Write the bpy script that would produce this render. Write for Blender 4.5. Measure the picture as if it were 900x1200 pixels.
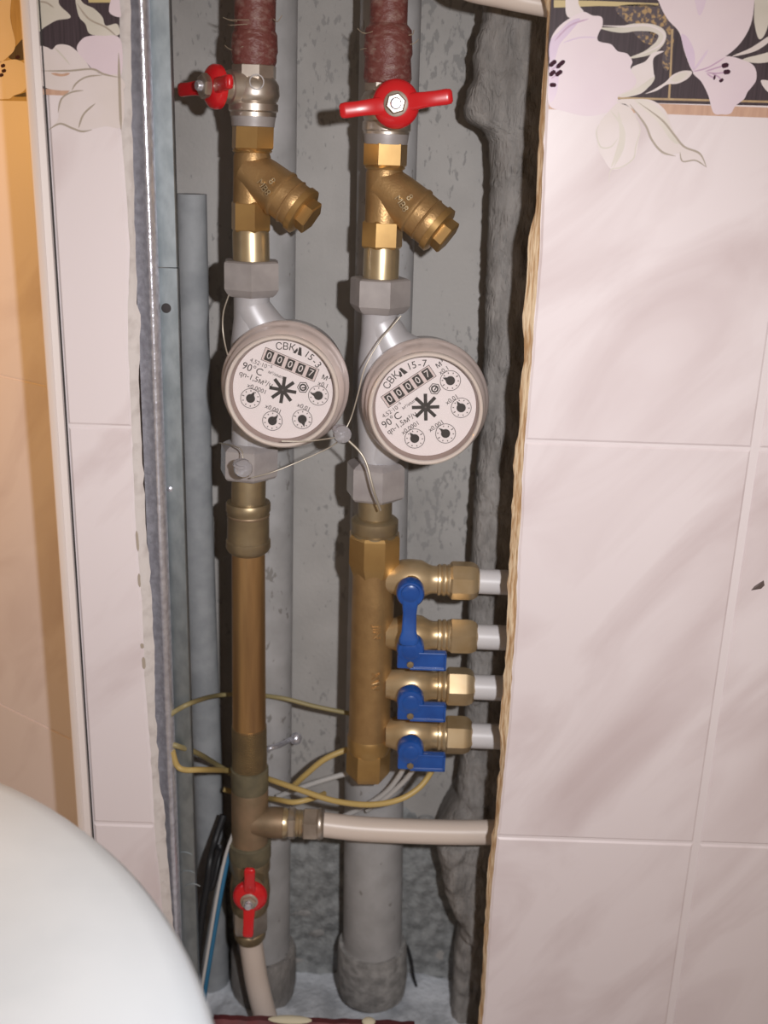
import bpy, bmesh, math, random
from mathutils import Vector, Matrix, noise
from mathutils.geometry import tessellate_polygon
random.seed(7)
for o in list(bpy.data.objects):
    bpy.data.objects.remove(o)
scene = bpy.context.scene
COL = scene.collection

# ------------------------------------------------------------------ camera
W, H, FPX = 900.0, 1200.0, 1250.0
PITCH, ROLL = math.radians(18.66), math.radians(1.95)
CAM = Vector((0.0, -0.66, 0.0))
_r0 = Vector((1, 0, 0)); FWD = Vector((0, math.cos(PITCH), -math.sin(PITCH))); _u0 = Vector((0, math.sin(PITCH), math.cos(PITCH)))
RIGHT = _r0 * math.cos(ROLL) + _u0 * math.sin(ROLL)
UP = -_r0 * math.sin(ROLL) + _u0 * math.cos(ROLL)
cd = bpy.data.cameras.new('camera'); cam = bpy.data.objects.new('camera', cd); COL.objects.link(cam)
cd.sensor_fit = 'VERTICAL'; cd.sensor_height = 36.0; cd.lens = 36.0 * FPX / H
cd.clip_start = 0.01
m = Matrix((RIGHT, UP, -FWD)).transposed().to_4x4(); m.translation = CAM
cam.matrix_world = m
scene.camera = cam
cd.dof.use_dof = True; cd.dof.focus_distance = 0.69; cd.dof.aperture_fstop = 6.5

# ------------------------------------------------------------------ light: dim room + the camera's own flash + warm wall lamp
world = bpy.data.worlds.new('room_air'); scene.world = world; world.use_nodes = True
bg = world.node_tree.nodes['Background']; bg.inputs[0].default_value = (1.0, 0.71, 0.47, 1); bg.inputs[1].default_value = 0.24
fl = bpy.data.lights.new('camera_flash', 'SPOT'); fl.energy = 15.8; fl.shadow_soft_size = 0.009; fl.color = (1.0, 0.985, 1.0); fl.spot_size = math.radians(100); fl.spot_blend = 1.0
flo = bpy.data.objects.new('camera_flash', fl); COL.objects.link(flo)
flo.location = CAM + RIGHT * 0.090 + UP * 0.028 - FWD * 0.01
flo.rotation_euler = (FWD - UP * (150 / FPX) - RIGHT * 0.12).to_track_quat('-Z', 'Y').to_euler()
wl = bpy.data.lights.new('wall_lamp_glow', 'POINT'); wl.energy = 3.5; wl.shadow_soft_size = 0.05; wl.color = (1.0, 0.46, 0.05)
wlo = bpy.data.objects.new('wall_lamp_glow', wl); COL.objects.link(wlo); wlo.location = (-0.62, 0.005, 0.02)
scene.view_settings.view_transform = 'Standard'; scene.view_settings.look = 'None'
scene.view_settings.gamma = 1.0; scene.view_settings.use_curve_mapping = False
scene.view_settings.exposure = 0.0

# ------------------------------------------------------------------ survey helpers: a pixel of the photo and a depth give a real place
def ray(u, v):
    return FWD + RIGHT * ((u - W / 2) / FPX) - UP * ((v - H / 2) / FPX)
def P(u, v, Y):
    d = ray(u, v)
    return CAM + d * ((Y - CAM.y) / d.y)
def PZ(u, v, z):
    d = ray(u, v)
    return CAM + d * ((z - CAM.z) / d.z)
def proj(p):
    d = Vector(p) - CAM; w = d.dot(FWD)
    return (W / 2 + FPX * d.dot(RIGHT) / w, H / 2 - FPX * d.dot(UP) / w, w)
def pxm(p):                      # pixels per metre at a point
    return FPX / (Vector(p) - CAM).dot(FWD)
def lerp_list(tab, t):
    if t <= tab[0][0]: 
        a, b = tab[0], tab[1]
    elif t >= tab[-1][0]:
        a, b = tab[-2], tab[-1]
    else:
        for a, b in zip(tab, tab[1:]):
            if a[0] <= t <= b[0]: break
    return a[1] + (b[1] - a[1]) * (t - a[0]) / (b[0] - a[0])
def X_at(u, Y, z):
    x = 0.0
    for _ in range(4):
        pu, pv, w = proj((x, Y, z)); x += (u - pu) * w / FPX
    return x
def lin(c):
    return tuple(((x / 255) / 12.92 if x / 255 <= 0.04045 else ((x / 255 + 0.055) / 1.055) ** 2.4) for x in c)

# ------------------------------------------------------------------ materials
MATS = {}
def mat(name, col, rough=0.5, metal=0.0, col2=None, scale=60.0, bump=0.0, bscale=None, lo=0.35, hi=0.65, stretch=(1, 1, 1), detail=5, spec=0.5, coat=0.0, trans=0.0, distort=0.0, rot=(0, 0, 0)):
    M = bpy.data.materials.new(name); M.use_nodes = True
    nt = M.node_tree; b = nt.nodes['Principled BSDF']
    b.inputs['Roughness'].default_value = rough; b.inputs['Metallic'].default_value = metal
    b.inputs['Specular IOR Level'].default_value = spec; b.inputs['Coat Weight'].default_value = coat
    b.inputs['Transmission Weight'].default_value = trans
    b.inputs['Base Color'].default_value = (*col, 1)
    if col2 or bump:
        tc = nt.nodes.new('ShaderNodeTexCoord'); mp = nt.nodes.new('ShaderNodeMapping'); mp.vector_type = 'TEXTURE'; mp.inputs['Scale'].default_value = tuple(1 / q for q in stretch); mp.inputs['Rotation'].default_value = rot
        nt.links.new(tc.outputs['Object'], mp.inputs[0])
    if col2:
        n = nt.nodes.new('ShaderNodeTexNoise'); n.inputs['Scale'].default_value = scale; n.inputs['Detail'].default_value = detail; n.inputs['Distortion'].default_value = distort
        r = nt.nodes.new('ShaderNodeValToRGB'); r.color_ramp.elements[0].position = lo; r.color_ramp.elements[1].position = hi
        r.color_ramp.elements[0].color = (*col, 1); r.color_ramp.elements[1].color = (*col2, 1)
        nt.links.new(mp.outputs[0], n.inputs['Vector']); nt.links.new(n.outputs['Fac'], r.inputs[0]); nt.links.new(r.outputs[0], b.inputs['Base Color'])
    if bump:
        n2 = nt.nodes.new('ShaderNodeTexNoise'); n2.inputs['Scale'].default_value = bscale or scale; n2.inputs['Detail'].default_value = 6
        bp = nt.nodes.new('ShaderNodeBump'); bp.inputs['Strength'].default_value = bump; bp.inputs['Distance'].default_value = 0.002
        nt.links.new(mp.outputs[0], n2.inputs['Vector']); nt.links.new(n2.outputs['Fac'], bp.inputs['Height']); nt.links.new(bp.outputs[0], b.inputs['Normal'])
    MATS[name] = M
    return M

mat('marble_print', (0.81, 0.735, 0.755), 0.38, col2=(0.655, 0.56, 0.57), scale=11, lo=0.47, hi=0.76, stretch=(1.5, 1, 0.5), rot=(0, 0.70, 0), detail=5, distort=1.0, spec=0.35)
mat('board_face', (0.80, 0.73, 0.745), 0.4, spec=0.35)
mat('board_fibre', (0.50, 0.30, 0.15), 0.9, col2=(0.80, 0.64, 0.44), scale=120, stretch=(5, 5, 0.5), lo=0.38, hi=0.6, bump=0.6)
mat('board_putty', (0.66, 0.61, 0.59), 0.9, col2=(0.46, 0.41, 0.39), scale=90, bump=0.5, lo=0.5, hi=0.8)
mat('corner_plastic', (0.78, 0.70, 0.67), 0.5)
mat('dark_gap', (0.05, 0.045, 0.045), 0.9)
mat('concrete_wall', (0.45, 0.43, 0.41), 0.85, col2=(0.34, 0.325, 0.31), scale=14, bump=0.25, bscale=300, lo=0.4, hi=0.75)
mat('concrete_rough', (0.32, 0.30, 0.285), 0.95, col2=(0.19, 0.178, 0.168), scale=110, bump=1.0, bscale=520, stretch=(1, 1, 0.28), lo=0.38, hi=0.72)
mat('concrete_patch', (0.36, 0.37, 0.37), 0.95, col2=(0.19, 0.195, 0.195), scale=110, bump=0.9, bscale=350, lo=0.38, hi=0.68)
mat('concrete_floor', (0.40, 0.42, 0.45), 0.95, col2=(0.72, 0.75, 0.80), scale=26, bump=0.8, bscale=200, lo=0.42, hi=0.6)
mat('plaster_lump', (0.38, 0.37, 0.36), 0.95, col2=(0.22, 0.215, 0.21), scale=120, bump=0.8)
mat('galvanised', (0.38, 0.425, 0.455), 0.47, 0.88, col2=(0.28, 0.32, 0.345), scale=130, stretch=(1, 1, 0.5))
mat('bright_steel', (0.75, 0.76, 0.84), 0.27, 0.7, col2=(0.55, 0.55, 0.62), scale=220, bump=0.25)
mat('grey_paint', (0.43, 0.425, 0.43), 0.6, col2=(0.34, 0.335, 0.335), scale=40, bump=0.12, bscale=90)
mat('grey_paint_blue', (0.37, 0.385, 0.40), 0.7, col2=(0.27, 0.285, 0.30), scale=50, bump=0.15, bscale=120)
mat('red_lead', (0.17, 0.052, 0.045), 0.42, col2=(0.28, 0.17, 0.145), scale=150, bump=0.7, bscale=190, stretch=(1, 1, 2), lo=0.5, hi=0.75)
mat('flax', (0.42, 0.34, 0.25), 0.9)
mat('nickel', (0.68, 0.62, 0.56), 0.38, 0.9, col2=(0.50, 0.44, 0.38), scale=60)
mat('brass', (0.58, 0.375, 0.15), 0.36, 0.78, col2=(0.48, 0.30, 0.12), scale=40, bump=0.05)
mat('brass_cast', (0.50, 0.32, 0.145), 0.44, 0.72, col2=(0.41, 0.255, 0.115), scale=70, bump=0.14, bscale=700)
mat('brass_pale', (0.64, 0.52, 0.33), 0.33, 0.8, col2=(0.52, 0.41, 0.26), scale=50)
mat('brass_dull', (0.42, 0.33, 0.20), 0.42, 0.75, col2=(0.32, 0.25, 0.16), scale=60, bump=0.1)
mat('bronze_brown', (0.36, 0.25, 0.16), 0.48, 0.6, col2=(0.25, 0.19, 0.12), scale=50, bump=0.1)
mat('bronze_green', (0.22, 0.19, 0.12), 0.6, 0.35, col2=(0.15, 0.135, 0.09), scale=80)
mat('brass_dusty', (0.60, 0.46, 0.28), 0.36, 0.62, col2=(0.50, 0.35, 0.18), scale=45)
mat('copper_pipe', (0.58, 0.36, 0.16), 0.36, 0.75, col2=(0.36, 0.21, 0.10), scale=28, stretch=(3, 3, 0.25), bump=0.03)
mat('zinc_grey', (0.40, 0.37, 0.365), 0.50, 0.25, col2=(0.33, 0.305, 0.30), scale=70)
mat('silver_enamel', (0.56, 0.55, 0.57), 0.42, 0.25, col2=(0.50, 0.49, 0.51), scale=50)
mat('clear_nut', (0.42, 0.39, 0.385), 0.25, 0.1, col2=(0.34, 0.31, 0.31), scale=60, coat=0.4)
mat('rim_plastic', (0.78, 0.67, 0.64), 0.20, 0.2, col2=(0.68, 0.57, 0.53), scale=20, coat=0.5)
mat('rim_bright', (0.88, 0.78, 0.72), 0.18, 0.3, coat=0.5)
mat('rim_inner_shade', (0.34, 0.25, 0.22), 0.35)  # dark brown paints in the shadow inside the meter rim
mat('dial_paper', (0.86, 0.78, 0.78), 0.45)
mat('dial_window', (0.70, 0.58, 0.56), 0.5)
mat('ink', (0.035, 0.03, 0.03), 0.6)
mat('ink_soft', (0.10, 0.085, 0.085), 0.6)
mat('digit_white', (0.75, 0.68, 0.66), 0.6)
mat('red_enamel', (0.62, 0.012, 0.018), 0.26, coat=0.3)
mat('blue_enamel', (0.007, 0.062, 0.29), 0.30, coat=0.6, col2=(0.012, 0.09, 0.38), scale=60)
mat('white_pipe', (0.68, 0.66, 0.67), 0.40)
mat('cream_pipe', (0.70, 0.60, 0.53), 0.36)
mat('wire_olive', (0.30, 0.25, 0.12), 0.5)
mat('wire_yellow', (0.50, 0.36, 0.13), 0.45)
mat('wire_pale', (0.48, 0.47, 0.46), 0.5)
mat('wire_blue', (0.03, 0.16, 0.30), 0.5)
mat('wire_black', (0.02, 0.02, 0.022), 0.5)
mat('seal_wire', (0.55, 0.50, 0.42), 0.4, 0.6)
mat('dark_red', (0.085, 0.012, 0.018), 0.6, col2=(0.16, 0.03, 0.035), scale=60)
mat('cream_lump', (0.65, 0.60, 0.45), 0.8)
mat('white_gloss', (0.71, 0.78, 0.84), 0.4, col2=(0.65, 0.72, 0.78), scale=18, lo=0.4, hi=0.7)
mat('print_dark', (0.085, 0.062, 0.072), 0.42, col2=(0.055, 0.042, 0.048), scale=60, stretch=(14, 1, 0.4), spec=0.15)
mat('print_gold', (0.50, 0.36, 0.20), 0.42, col2=(0.40, 0.27, 0.15), scale=50, stretch=(8, 1, 1), spec=0.35)
mat('print_gold_pale', (0.60, 0.48, 0.24), 0.42, spec=0.35)
mat('print_speckle', (0.085, 0.062, 0.072), 0.42, col2=(0.42, 0.27, 0.12), scale=480, lo=0.5, hi=0.62, detail=2, spec=0.35)
mat('print_peach', (0.62, 0.40, 0.29), 0.42, col2=(0.54, 0.33, 0.24), scale=50, stretch=(8, 1, 1), spec=0.35)
mat('print_petal', (0.80, 0.695, 0.74), 0.38, col2=(0.74, 0.62, 0.69), scale=16, lo=0.4, hi=0.75, spec=0.35)
mat('print_petal_lilac', (0.66, 0.52, 0.70), 0.38, col2=(0.76, 0.63, 0.74), scale=20, spec=0.35)
mat('print_petal_shade', (0.56, 0.38, 0.53), 0.38, spec=0.35)
mat('print_leaf', (0.60, 0.57, 0.49), 0.38, col2=(0.74, 0.68, 0.63), scale=22, spec=0.35)
mat('print_leaf_pale', (0.79, 0.71, 0.72), 0.38, col2=(0.72, 0.645, 0.62), scale=18, spec=0.35)
mat('print_leaf_dark', (0.42, 0.36, 0.30), 0.38, spec=0.35)
mat('print_stamen', (0.06, 0.025, 0.04), 0.8, spec=0.1)

def clear_mat(name, tint, mixv):
    M = bpy.data.materials.new(name); M.use_nodes = True; nt = M.node_tree; nt.nodes.remove(nt.nodes['Principled BSDF'])
    out = nt.nodes['Material Output']; t = nt.nodes.new('ShaderNodeBsdfTransparent'); t.inputs[0].default_value = (*tint, 1)
    g = nt.nodes.new('ShaderNodeBsdfGlossy'); g.inputs['Roughness'].default_value = 0.06
    f = nt.nodes.new('ShaderNodeFresnel'); f.inputs[0].default_value = 1.45
    mx = nt.nodes.new('ShaderNodeMixShader'); a = nt.nodes.new('ShaderNodeMath'); a.operation = 'ADD'; a.inputs[1].default_value = mixv
    nt.links.new(f.outputs[0], a.inputs[0]); nt.links.new(a.outputs[0], mx.inputs[0])
    nt.links.new(t.outputs[0], mx.inputs[1]); nt.links.new(g.outputs[0], mx.inputs[2]); nt.links.new(mx.outputs[0], out.inputs[0])
    MATS[name] = M
clear_mat('clear_glass', (0.99, 0.985, 0.98), 0.0)
mat('clear_seal', (0.72, 0.71, 0.76), 0.10, 0.15, trans=0.6, coat=1.0)

def speckle(name, dark, scale, lo, hi, stretch=(1, 1, 1)):
    nt = MATS[name].node_tree; b = nt.nodes['Principled BSDF']; src = b.inputs['Base Color'].links[0].from_socket
    tc = nt.nodes.new('ShaderNodeTexCoord'); mp = nt.nodes.new('ShaderNodeMapping'); mp.inputs['Scale'].default_value = stretch
    n1 = nt.nodes.new('ShaderNodeTexNoise'); n1.inputs['Scale'].default_value = scale; n1.inputs['Detail'].default_value = 3
    n2 = nt.nodes.new('ShaderNodeTexNoise'); n2.inputs['Scale'].default_value = 9; n2.inputs['Detail'].default_value = 2
    ad = nt.nodes.new('ShaderNodeMath'); ad.operation = 'MULTIPLY_ADD'; ad.inputs[1].default_value = 0.6
    r = nt.nodes.new('ShaderNodeValToRGB'); r.color_ramp.elements[0].position = lo; r.color_ramp.elements[1].position = hi
    mx = nt.nodes.new('ShaderNodeMix'); mx.data_type = 'RGBA'; mx.inputs[7].default_value = (*dark, 1)
    nt.links.new(tc.outputs['Object'], mp.inputs[0]); nt.links.new(mp.outputs[0], n1.inputs['Vector']); nt.links.new(tc.outputs['Object'], n2.inputs['Vector'])
    nt.links.new(n2.outputs['Fac'], ad.inputs[0]); nt.links.new(n1.outputs['Fac'], ad.inputs[2]); nt.links.new(ad.outputs[0], r.inputs[0])
    nt.links.new(r.outputs[0], mx.inputs[0]); nt.links.new(src, mx.inputs[6]); nt.links.new(mx.outputs[2], b.inputs['Base Color'])
speckle('concrete_wall', (0.30, 0.29, 0.28), 260, 0.93, 1.14, (1, 1, 0.5))
speckle('grey_paint', (0.24, 0.23, 0.22), 160, 0.95, 1.12, (1, 1, 0.6))

# ------------------------------------------------------------------ object helpers
def obj(name, verts, faces, material, parent=None, smooth=True, angle=38):
    off = Vector(parent['_base']) if parent is not None and '_base' in parent else Vector((0, 0, 0))
    me = bpy.data.meshes.new(name)
    me.from_pydata([tuple(Vector(v) - off) for v in verts], [], faces)
    bm = bmesh.new(); bm.from_mesh(me); bmesh.ops.remove_doubles(bm, verts=bm.verts, dist=1e-6); bmesh.ops.recalc_face_normals(bm, faces=bm.faces); bm.to_mesh(me); bm.free()
    if smooth:
        me.polygons.foreach_set('use_smooth', [True] * len(me.polygons)); me.set_sharp_from_angle(angle=math.radians(angle))
    if isinstance(material, str): material = MATS[material]
    me.materials.append(material)
    o = bpy.data.objects.new(name, me); COL.objects.link(o)
    if parent is not None:
        o.parent = parent
        if '_base' in parent: o['_base'] = parent['_base']
    return o
def tag(o, label, cat, group=None, kind=None):
    if label: o['label'] = label
    if cat: o['category'] = cat
    if group: o['group'] = group
    if kind: o['kind'] = kind
    return o
def thing(name, base, label, cat, group=None):
    o = bpy.data.objects.new(name, None); COL.objects.link(o); o.location = base; o.empty_display_size = 0.01
    o['_base'] = list(base)
    return tag(o, label, cat, group)

def basis(d):
    d = Vector(d).normalized()
    a = Vector((0, 0, 1)) if abs(d.z) < 0.9 else Vector((1, 0, 0))
    e1 = d.cross(a).normalized(); e2 = d.cross(e1).normalized()
    return d, e1, e2
def rings_mesh(rings, close=True):
    n = len(rings[0]); V = []; F = []
    for r in rings: V += r
    for i in range(len(rings) - 1):
        for j in range(n):
            F.append((i * n + j, i * n + (j + 1) % n, (i + 1) * n + (j + 1) % n, (i + 1) * n + j))
    if close:
        F.append(tuple(range(n))[::-1]); k = (len(rings) - 1) * n; F.append(tuple(range(k, k + n)))
    return V, F
def lathe(A, d, prof, seg=40, phase=0.0, close=True, e1=None):
    d, a1, a2 = basis(d)
    if e1 is not None:
        a1 = Vector(e1).normalized(); a2 = d.cross(a1).normalized()
    A = Vector(A); rings = []
    for t, r in prof:
        c = A + d * t
        rings.append([c + (a1 * math.cos(phase + 2 * math.pi * j / seg) + a2 * math.sin(phase + 2 * math.pi * j / seg)) * r for j in range(seg)])
    return rings_mesh(rings, close)
def merge(*ms):
    V = []; F = []
    for v, f in ms:
        k = len(V); V += list(v); F += [tuple(i + k for i in q) for q in f]
    return V, F
def stack(axis, st, Y, seg=40, phase=0.0):
    """a turned body on a vertical axis; st = [(row, half width in px)], rows read on its near side"""
    rings = []
    for i, (v, hw) in enumerate(st):
        hwm = max(h for vv, h in st if vv == v)
        u = lerp_list(axis, v)
        s = pxm(P(u, v, Y)); rm = hwm / s; r = hw / s
        z = P(u, v, Y - rm).z; x = X_at(u, Y, z)
        rings.append([Vector((x + r * math.sin(phase + 2 * math.pi * j / seg), Y - r * math.cos(phase + 2 * math.pi * j / seg), z)) for j in range(seg)])
    return rings_mesh(rings)
def catmull(pts, n=8, closed=False):
    pts = [Vector(p) for p in pts]; out = []; k = len(pts)
    for i in range(k if closed else k - 1):
        if closed: p0, p1, p2, p3 = pts[i - 1], pts[i], pts[(i + 1) % k], pts[(i + 2) % k]
        else: p0, p1, p2, p3 = pts[max(i - 1, 0)], pts[i], pts[i + 1], pts[min(i + 2, k - 1)]
        for j in range(n):
            t = j / n
            out.append(0.5 * ((2 * p1) + (p2 - p0) * t + (2 * p0 - 5 * p1 + 4 * p2 - p3) * t * t + (3 * p1 - p0 - 3 * p2 + p3) * t ** 3))
    if not closed: out.append(pts[-1])
    return out
def tube(pts, r, seg=12, n=8, smooth=True):
    p = catmull(pts, n) if smooth else [Vector(q) for q in pts]
    rings = []; d, e1, e2 = basis(p[1] - p[0])
    for i, c in enumerate(p):
        t = (p[min(i + 1, len(p) - 1)] - p[max(i - 1, 0)]).normalized()
        e1 = (e1 - t * e1.dot(t)).normalized(); e2 = t.cross(e1)
        rr = r(i / (len(p) - 1)) if callable(r) else r
        rings.append([c + (e1 * math.cos(2 * math.pi * j / seg) + e2 * math.sin(2 * math.pi * j / seg)) * rr for j in range(seg)])
    return rings_mesh(rings)
def boxm(c, ax, ay, az, hx, hy, hz):
    c = Vector(c); ax, ay, az = Vector(ax).normalized(), Vector(ay).normalized(), Vector(az).normalized()
    V = [c + ax * (hx * i) + ay * (hy * j) + az * (hz * k) for i in (-1, 1) for j in (-1, 1) for k in (-1, 1)]
    return V, [(0, 1, 3, 2), (4, 6, 7, 5), (0, 4, 5, 1), (2, 3, 7, 6), (0, 2, 6, 4), (1, 5, 7, 3)]
def bevel(o, w, n=2):
    b = o.modifiers.new('bevel', 'BEVEL'); b.width = w; b.segments = n; b.limit_method = 'ANGLE'; b.angle_limit = math.radians(40)
    return o
def text_mesh(body, size, spacing=1.0):
    cu = bpy.data.curves.new('txt', 'FONT'); cu.body = body; cu.size = size; cu.align_x = 'CENTER'; cu.align_y = 'CENTER'; cu.space_character = spacing; cu.resolution_u = 3
    t = bpy.data.objects.new('txt', cu); COL.objects.link(t)
    dg = bpy.context.evaluated_depsgraph_get(); dg.update()
    me = bpy.data.meshes.new_from_object(t.evaluated_get(dg))
    V = [v.co.copy() for v in me.vertices]; F = [tuple(p.vertices) for p in me.polygons]
    bpy.data.objects.remove(t); bpy.data.curves.remove(cu); bpy.data.meshes.remove(me)
    return V, F

# ================================================================== THE SETTING
Y_BACK, Y_RECESS = 0.140, 0.098
ZTOP = 0.75
Z_FLOOR = P(440, 1186, 0.085).z
Z_BOT = Z_FLOOR - 0.02
XW0, XW1 = -0.9, 0.62

def slab(name, x0, x1, y0, y1, z0, z1, m, parent=None):
    V, F = boxm(((x0 + x1) / 2, (y0 + y1) / 2, (z0 + z1) / 2), (1, 0, 0), (0, 1, 0), (0, 0, 1), (x1 - x0) / 2, (y1 - y0) / 2, (z1 - z0) / 2)
    return obj(name, V, F, m, parent, smooth=False)

# back wall of the shaft: uneven concrete
def uneven(name, x0, x1, z0, z1, Y, amp, m, nx=70, nz=170, thick=0.05):
    V = []; F = []
    for i in range(nz + 1):
        for j in range(nx + 1):
            x = x0 + (x1 - x0) * j / nx; z = z0 + (z1 - z0) * i / nz
            pu, pv, _ = proj((x, Y, z))
            k = 1.0 + 4.5 * max(0, min(1, (pv - 940) / 120))
            V.append((x, Y - amp * k * noise.fractal(Vector((x * 22, z * 22, 3)), 0.8, 2.1, 5), z))
    for i in range(nz):
        for j in range(nx):
            a = i * (nx + 1) + j; F.append((a, a + 1, a + nx + 2, a + nx + 1))
    k = len(V)
    V += [(x0, Y + thick, z0), (x1, Y + thick, z0), (x1, Y + thick, z1), (x0, Y + thick, z1)]
    F.append((k, k + 1, k + 2, k + 3))
    return tag(obj(name, V, F, m), None, None, kind='structure')
XL_SIDE = P(30, 0, 0.0).x
wb = uneven('wall_back', XL_SIDE + 0.004, XW1, Z_BOT, ZTOP, Y_BACK, 0.0012, 'concrete_wall')
wb['label'] = 'grey concrete back wall of the pipe shaft'
# lumps of mortar on the lower back wall
for (u, v, ru, rv) in [(352, 1066, 22, 7), (372, 1090, 12, 8), (500, 960, 10, 6)]:
    c = P(u, v, Y_BACK - 0.001); s = pxm(c); V = []; rings = []
    for i in range(1, 6):
        a = i / 5 * math.pi / 2
        rings.append([c + Vector((math.cos(t) * ru / s * math.sin(a), -0.006 * math.cos(a), math.sin(t) * rv / s * math.sin(a))) * (1 + 0.2 * noise.noise(Vector((u + t, i, 0)))) for t in [2 * math.pi * j / 14 for j in range(14)]])
    V, F = rings_mesh(rings); obj('mortar_lump', V, F, 'plaster_lump', wb)
# rough unplastered concrete on the lower back wall
V = []; F = []; pn, pm = 90, 70
px0, px1 = P(232, 1050, Y_BACK).x, P(640, 1050, Y_BACK).x; pz1 = P(430, 925, Y_BACK).z; pz0 = Z_FLOOR - 0.006
for i in range(pm + 1):
    for j in range(pn + 1):
        x = px0 + (px1 - px0) * j / pn; z = pz0 + (pz1 - pz0) * i / pm
        e = (pz1 - z) / 0.03 + 1.6 * noise.noise(Vector((x * 28, z * 20, 11))) - 0.9
        dep = 0.006 * max(-1, min(1, e))
        V.append((x, Y_BACK - dep - 0.0022 * noise.fractal(Vector((x * 80, z * 80, 6)), 0.75, 2.1, 5) - 0.0035 * noise.noise(Vector((x * 26, z * 30, 12))), z))
for i in range(pm):
    for j in range(pn):
        a = i * (pn + 1) + j; F.append((a, a + 1, a + pn + 2, a + pn + 1))
obj('rough_patch', V, F, 'concrete_patch', wb, smooth=True, angle=60)
# floor of the shaft with dust
V = []; F = []; nx, ny = 90, 40
fx0, fx1, fy0, fy1 = XL_SIDE + 0.004, XW1, -0.4, Y_BACK + 0.01
for i in range(ny + 1):
    for j in range(nx + 1):
        x = fx0 + (fx1 - fx0) * j / nx; y = fy0 + (fy1 - fy0) * i / ny
        V.append((x, y, Z_FLOOR - 0.004 + 0.006 * noise.fractal(Vector((x * 30, y * 30, 1)), 0.8, 2, 4)))
for i in range(ny):
    for j in range(nx):
        a = i * (nx + 1) + j; F.append((a, a + 1, a + nx + 2, a + nx + 1))
tag(obj('floor', V, F, 'concrete_floor'), 'dusty pale concrete floor at the foot of the shaft', None, kind='structure')
# room wall seen left of the boxed-in shaft (tile-print board as well)
FQ = Vector((-0.2813, 0.134, 0)); FT = Vector((0.82, -0.57, 0)).normalized(); FN = Vector((FT.y, -FT.x, 0))   # oblique room wall: point, run, outward normal
if FN.y > 0: FN = -FN
def PF(u, v, off):
    d = ray(u, v); q = FQ + FN * off
    return CAM + d * ((q - CAM).dot(FN) / d.dot(FN))
def far_box(name, s0, s1, d0, d1, z0, z1, m, parent=None):
    c = FQ + FT * ((s0 + s1) / 2) + FN * ((d0 + d1) / 2) + Vector((0, 0, (z0 + z1) / 2))
    V, F = boxm(c, FT, FN, (0, 0, 1), (s1 - s0) / 2, (d1 - d0) / 2, (z1 - z0) / 2)
    return obj(name, V, F, m, parent, smooth=False)
S_END = (XL_SIDE - FQ.x) / FT.x
wr = far_box('wall_far', -0.7, S_END, -0.03, 0.0, Z_BOT - 0.3, ZTOP, 'board_face')
tag(wr, 'warm-lit tiled room wall left of the pipe box', None, kind='structure')
ws = slab('wall_side', XL_SIDE - 0.002, XL_SIDE + 0.003, 0.004, Y_RECESS, Z_BOT - 0.3, ZTOP, 'board_face')
tag(ws, 'narrow left side of the pipe box', None, kind='structure')

# ---------- front boards with tile print, jagged cut edges
RFACE = [(-60, 652), (0, 648), (60, 643), (100, 641), (150, 638), (200, 636), (250, 634), (300, 632), (350, 628), (420, 623), (470, 619), (515, 615), (560, 612), (600, 611), (650, 607), (727, 605), (790, 600), (840, 597), (890, 592), (930, 588), (985, 582), (1044, 576), (1100, 572), (1170, 568), (1200, 565), (1300, 557)]
RBACK = [(-60, 645), (0, 640), (30, 641), (60, 639), (100, 635), (150, 632), (200, 629), (240, 628), (258, 626), (268, 619), (300, 619), (340, 616), (372, 613), (420, 614), (450, 610), (490, 609), (513, 607), (520, 604), (560, 601), (600, 600), (650, 597), (690, 595), (727, 594), (760, 593), (800, 590), (850, 585), (880, 587), (920, 583), (960, 580), (985, 576), (1010, 572), (1044, 570), (1080, 568), (1120, 566), (1170, 563), (1200, 560), (1300, 552)]
LFACE = [(-60, 135), (0, 136), (60, 139), (155, 142), (250, 150), (300, 152), (360, 150), (400, 150), (500, 154), (600, 158), (700, 166), (800, 170), (900, 178), (970, 181), (1060, 190), (1200, 202), (1300, 210)]
LBACK = [(-60, 152), (0, 153), (150, 155), (250, 158), (330, 160), (362, 161), (368, 165), (400, 164), (430, 164), (436, 162), (500, 165), (570, 169), (620, 171), (660, 175), (700, 178), (780, 181), (830, 182), (860, 184), (920, 187), (945, 193), (970, 194), (1060, 201), (1130, 207), (1200, 212), (1300, 220)]
def edge_fn(tab, Y, jag=0.0, seed=0):
    pts = [P(u, v, Y) for v, u in tab]; pts = sorted([(p.z, p.x) for p in pts])
    def f(z):
        x = lerp_list(pts, z) if z < pts[-1][0] else pts[-1][1] + (z - pts[-1][0]) * (pts[-1][1] - pts[0][1]) / (pts[-1][0] - pts[0][0])
        return x + jag * (noise.noise(Vector((z * 160, seed, 0))) + 0.6 * noise.noise(Vector((z * 420, seed, 4))))
    return f
rface, rback = edge_fn(RFACE, 0.0, 0.0006, 1), edge_fn(RBACK, 0.005, 0.0013, 2)
lface, lback = edge_fn(LFACE, 0.0, 0.0007, 3), edge_fn(LBACK, 0.004, 0.0012, 4)
T_TILE = 0.0010
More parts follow.
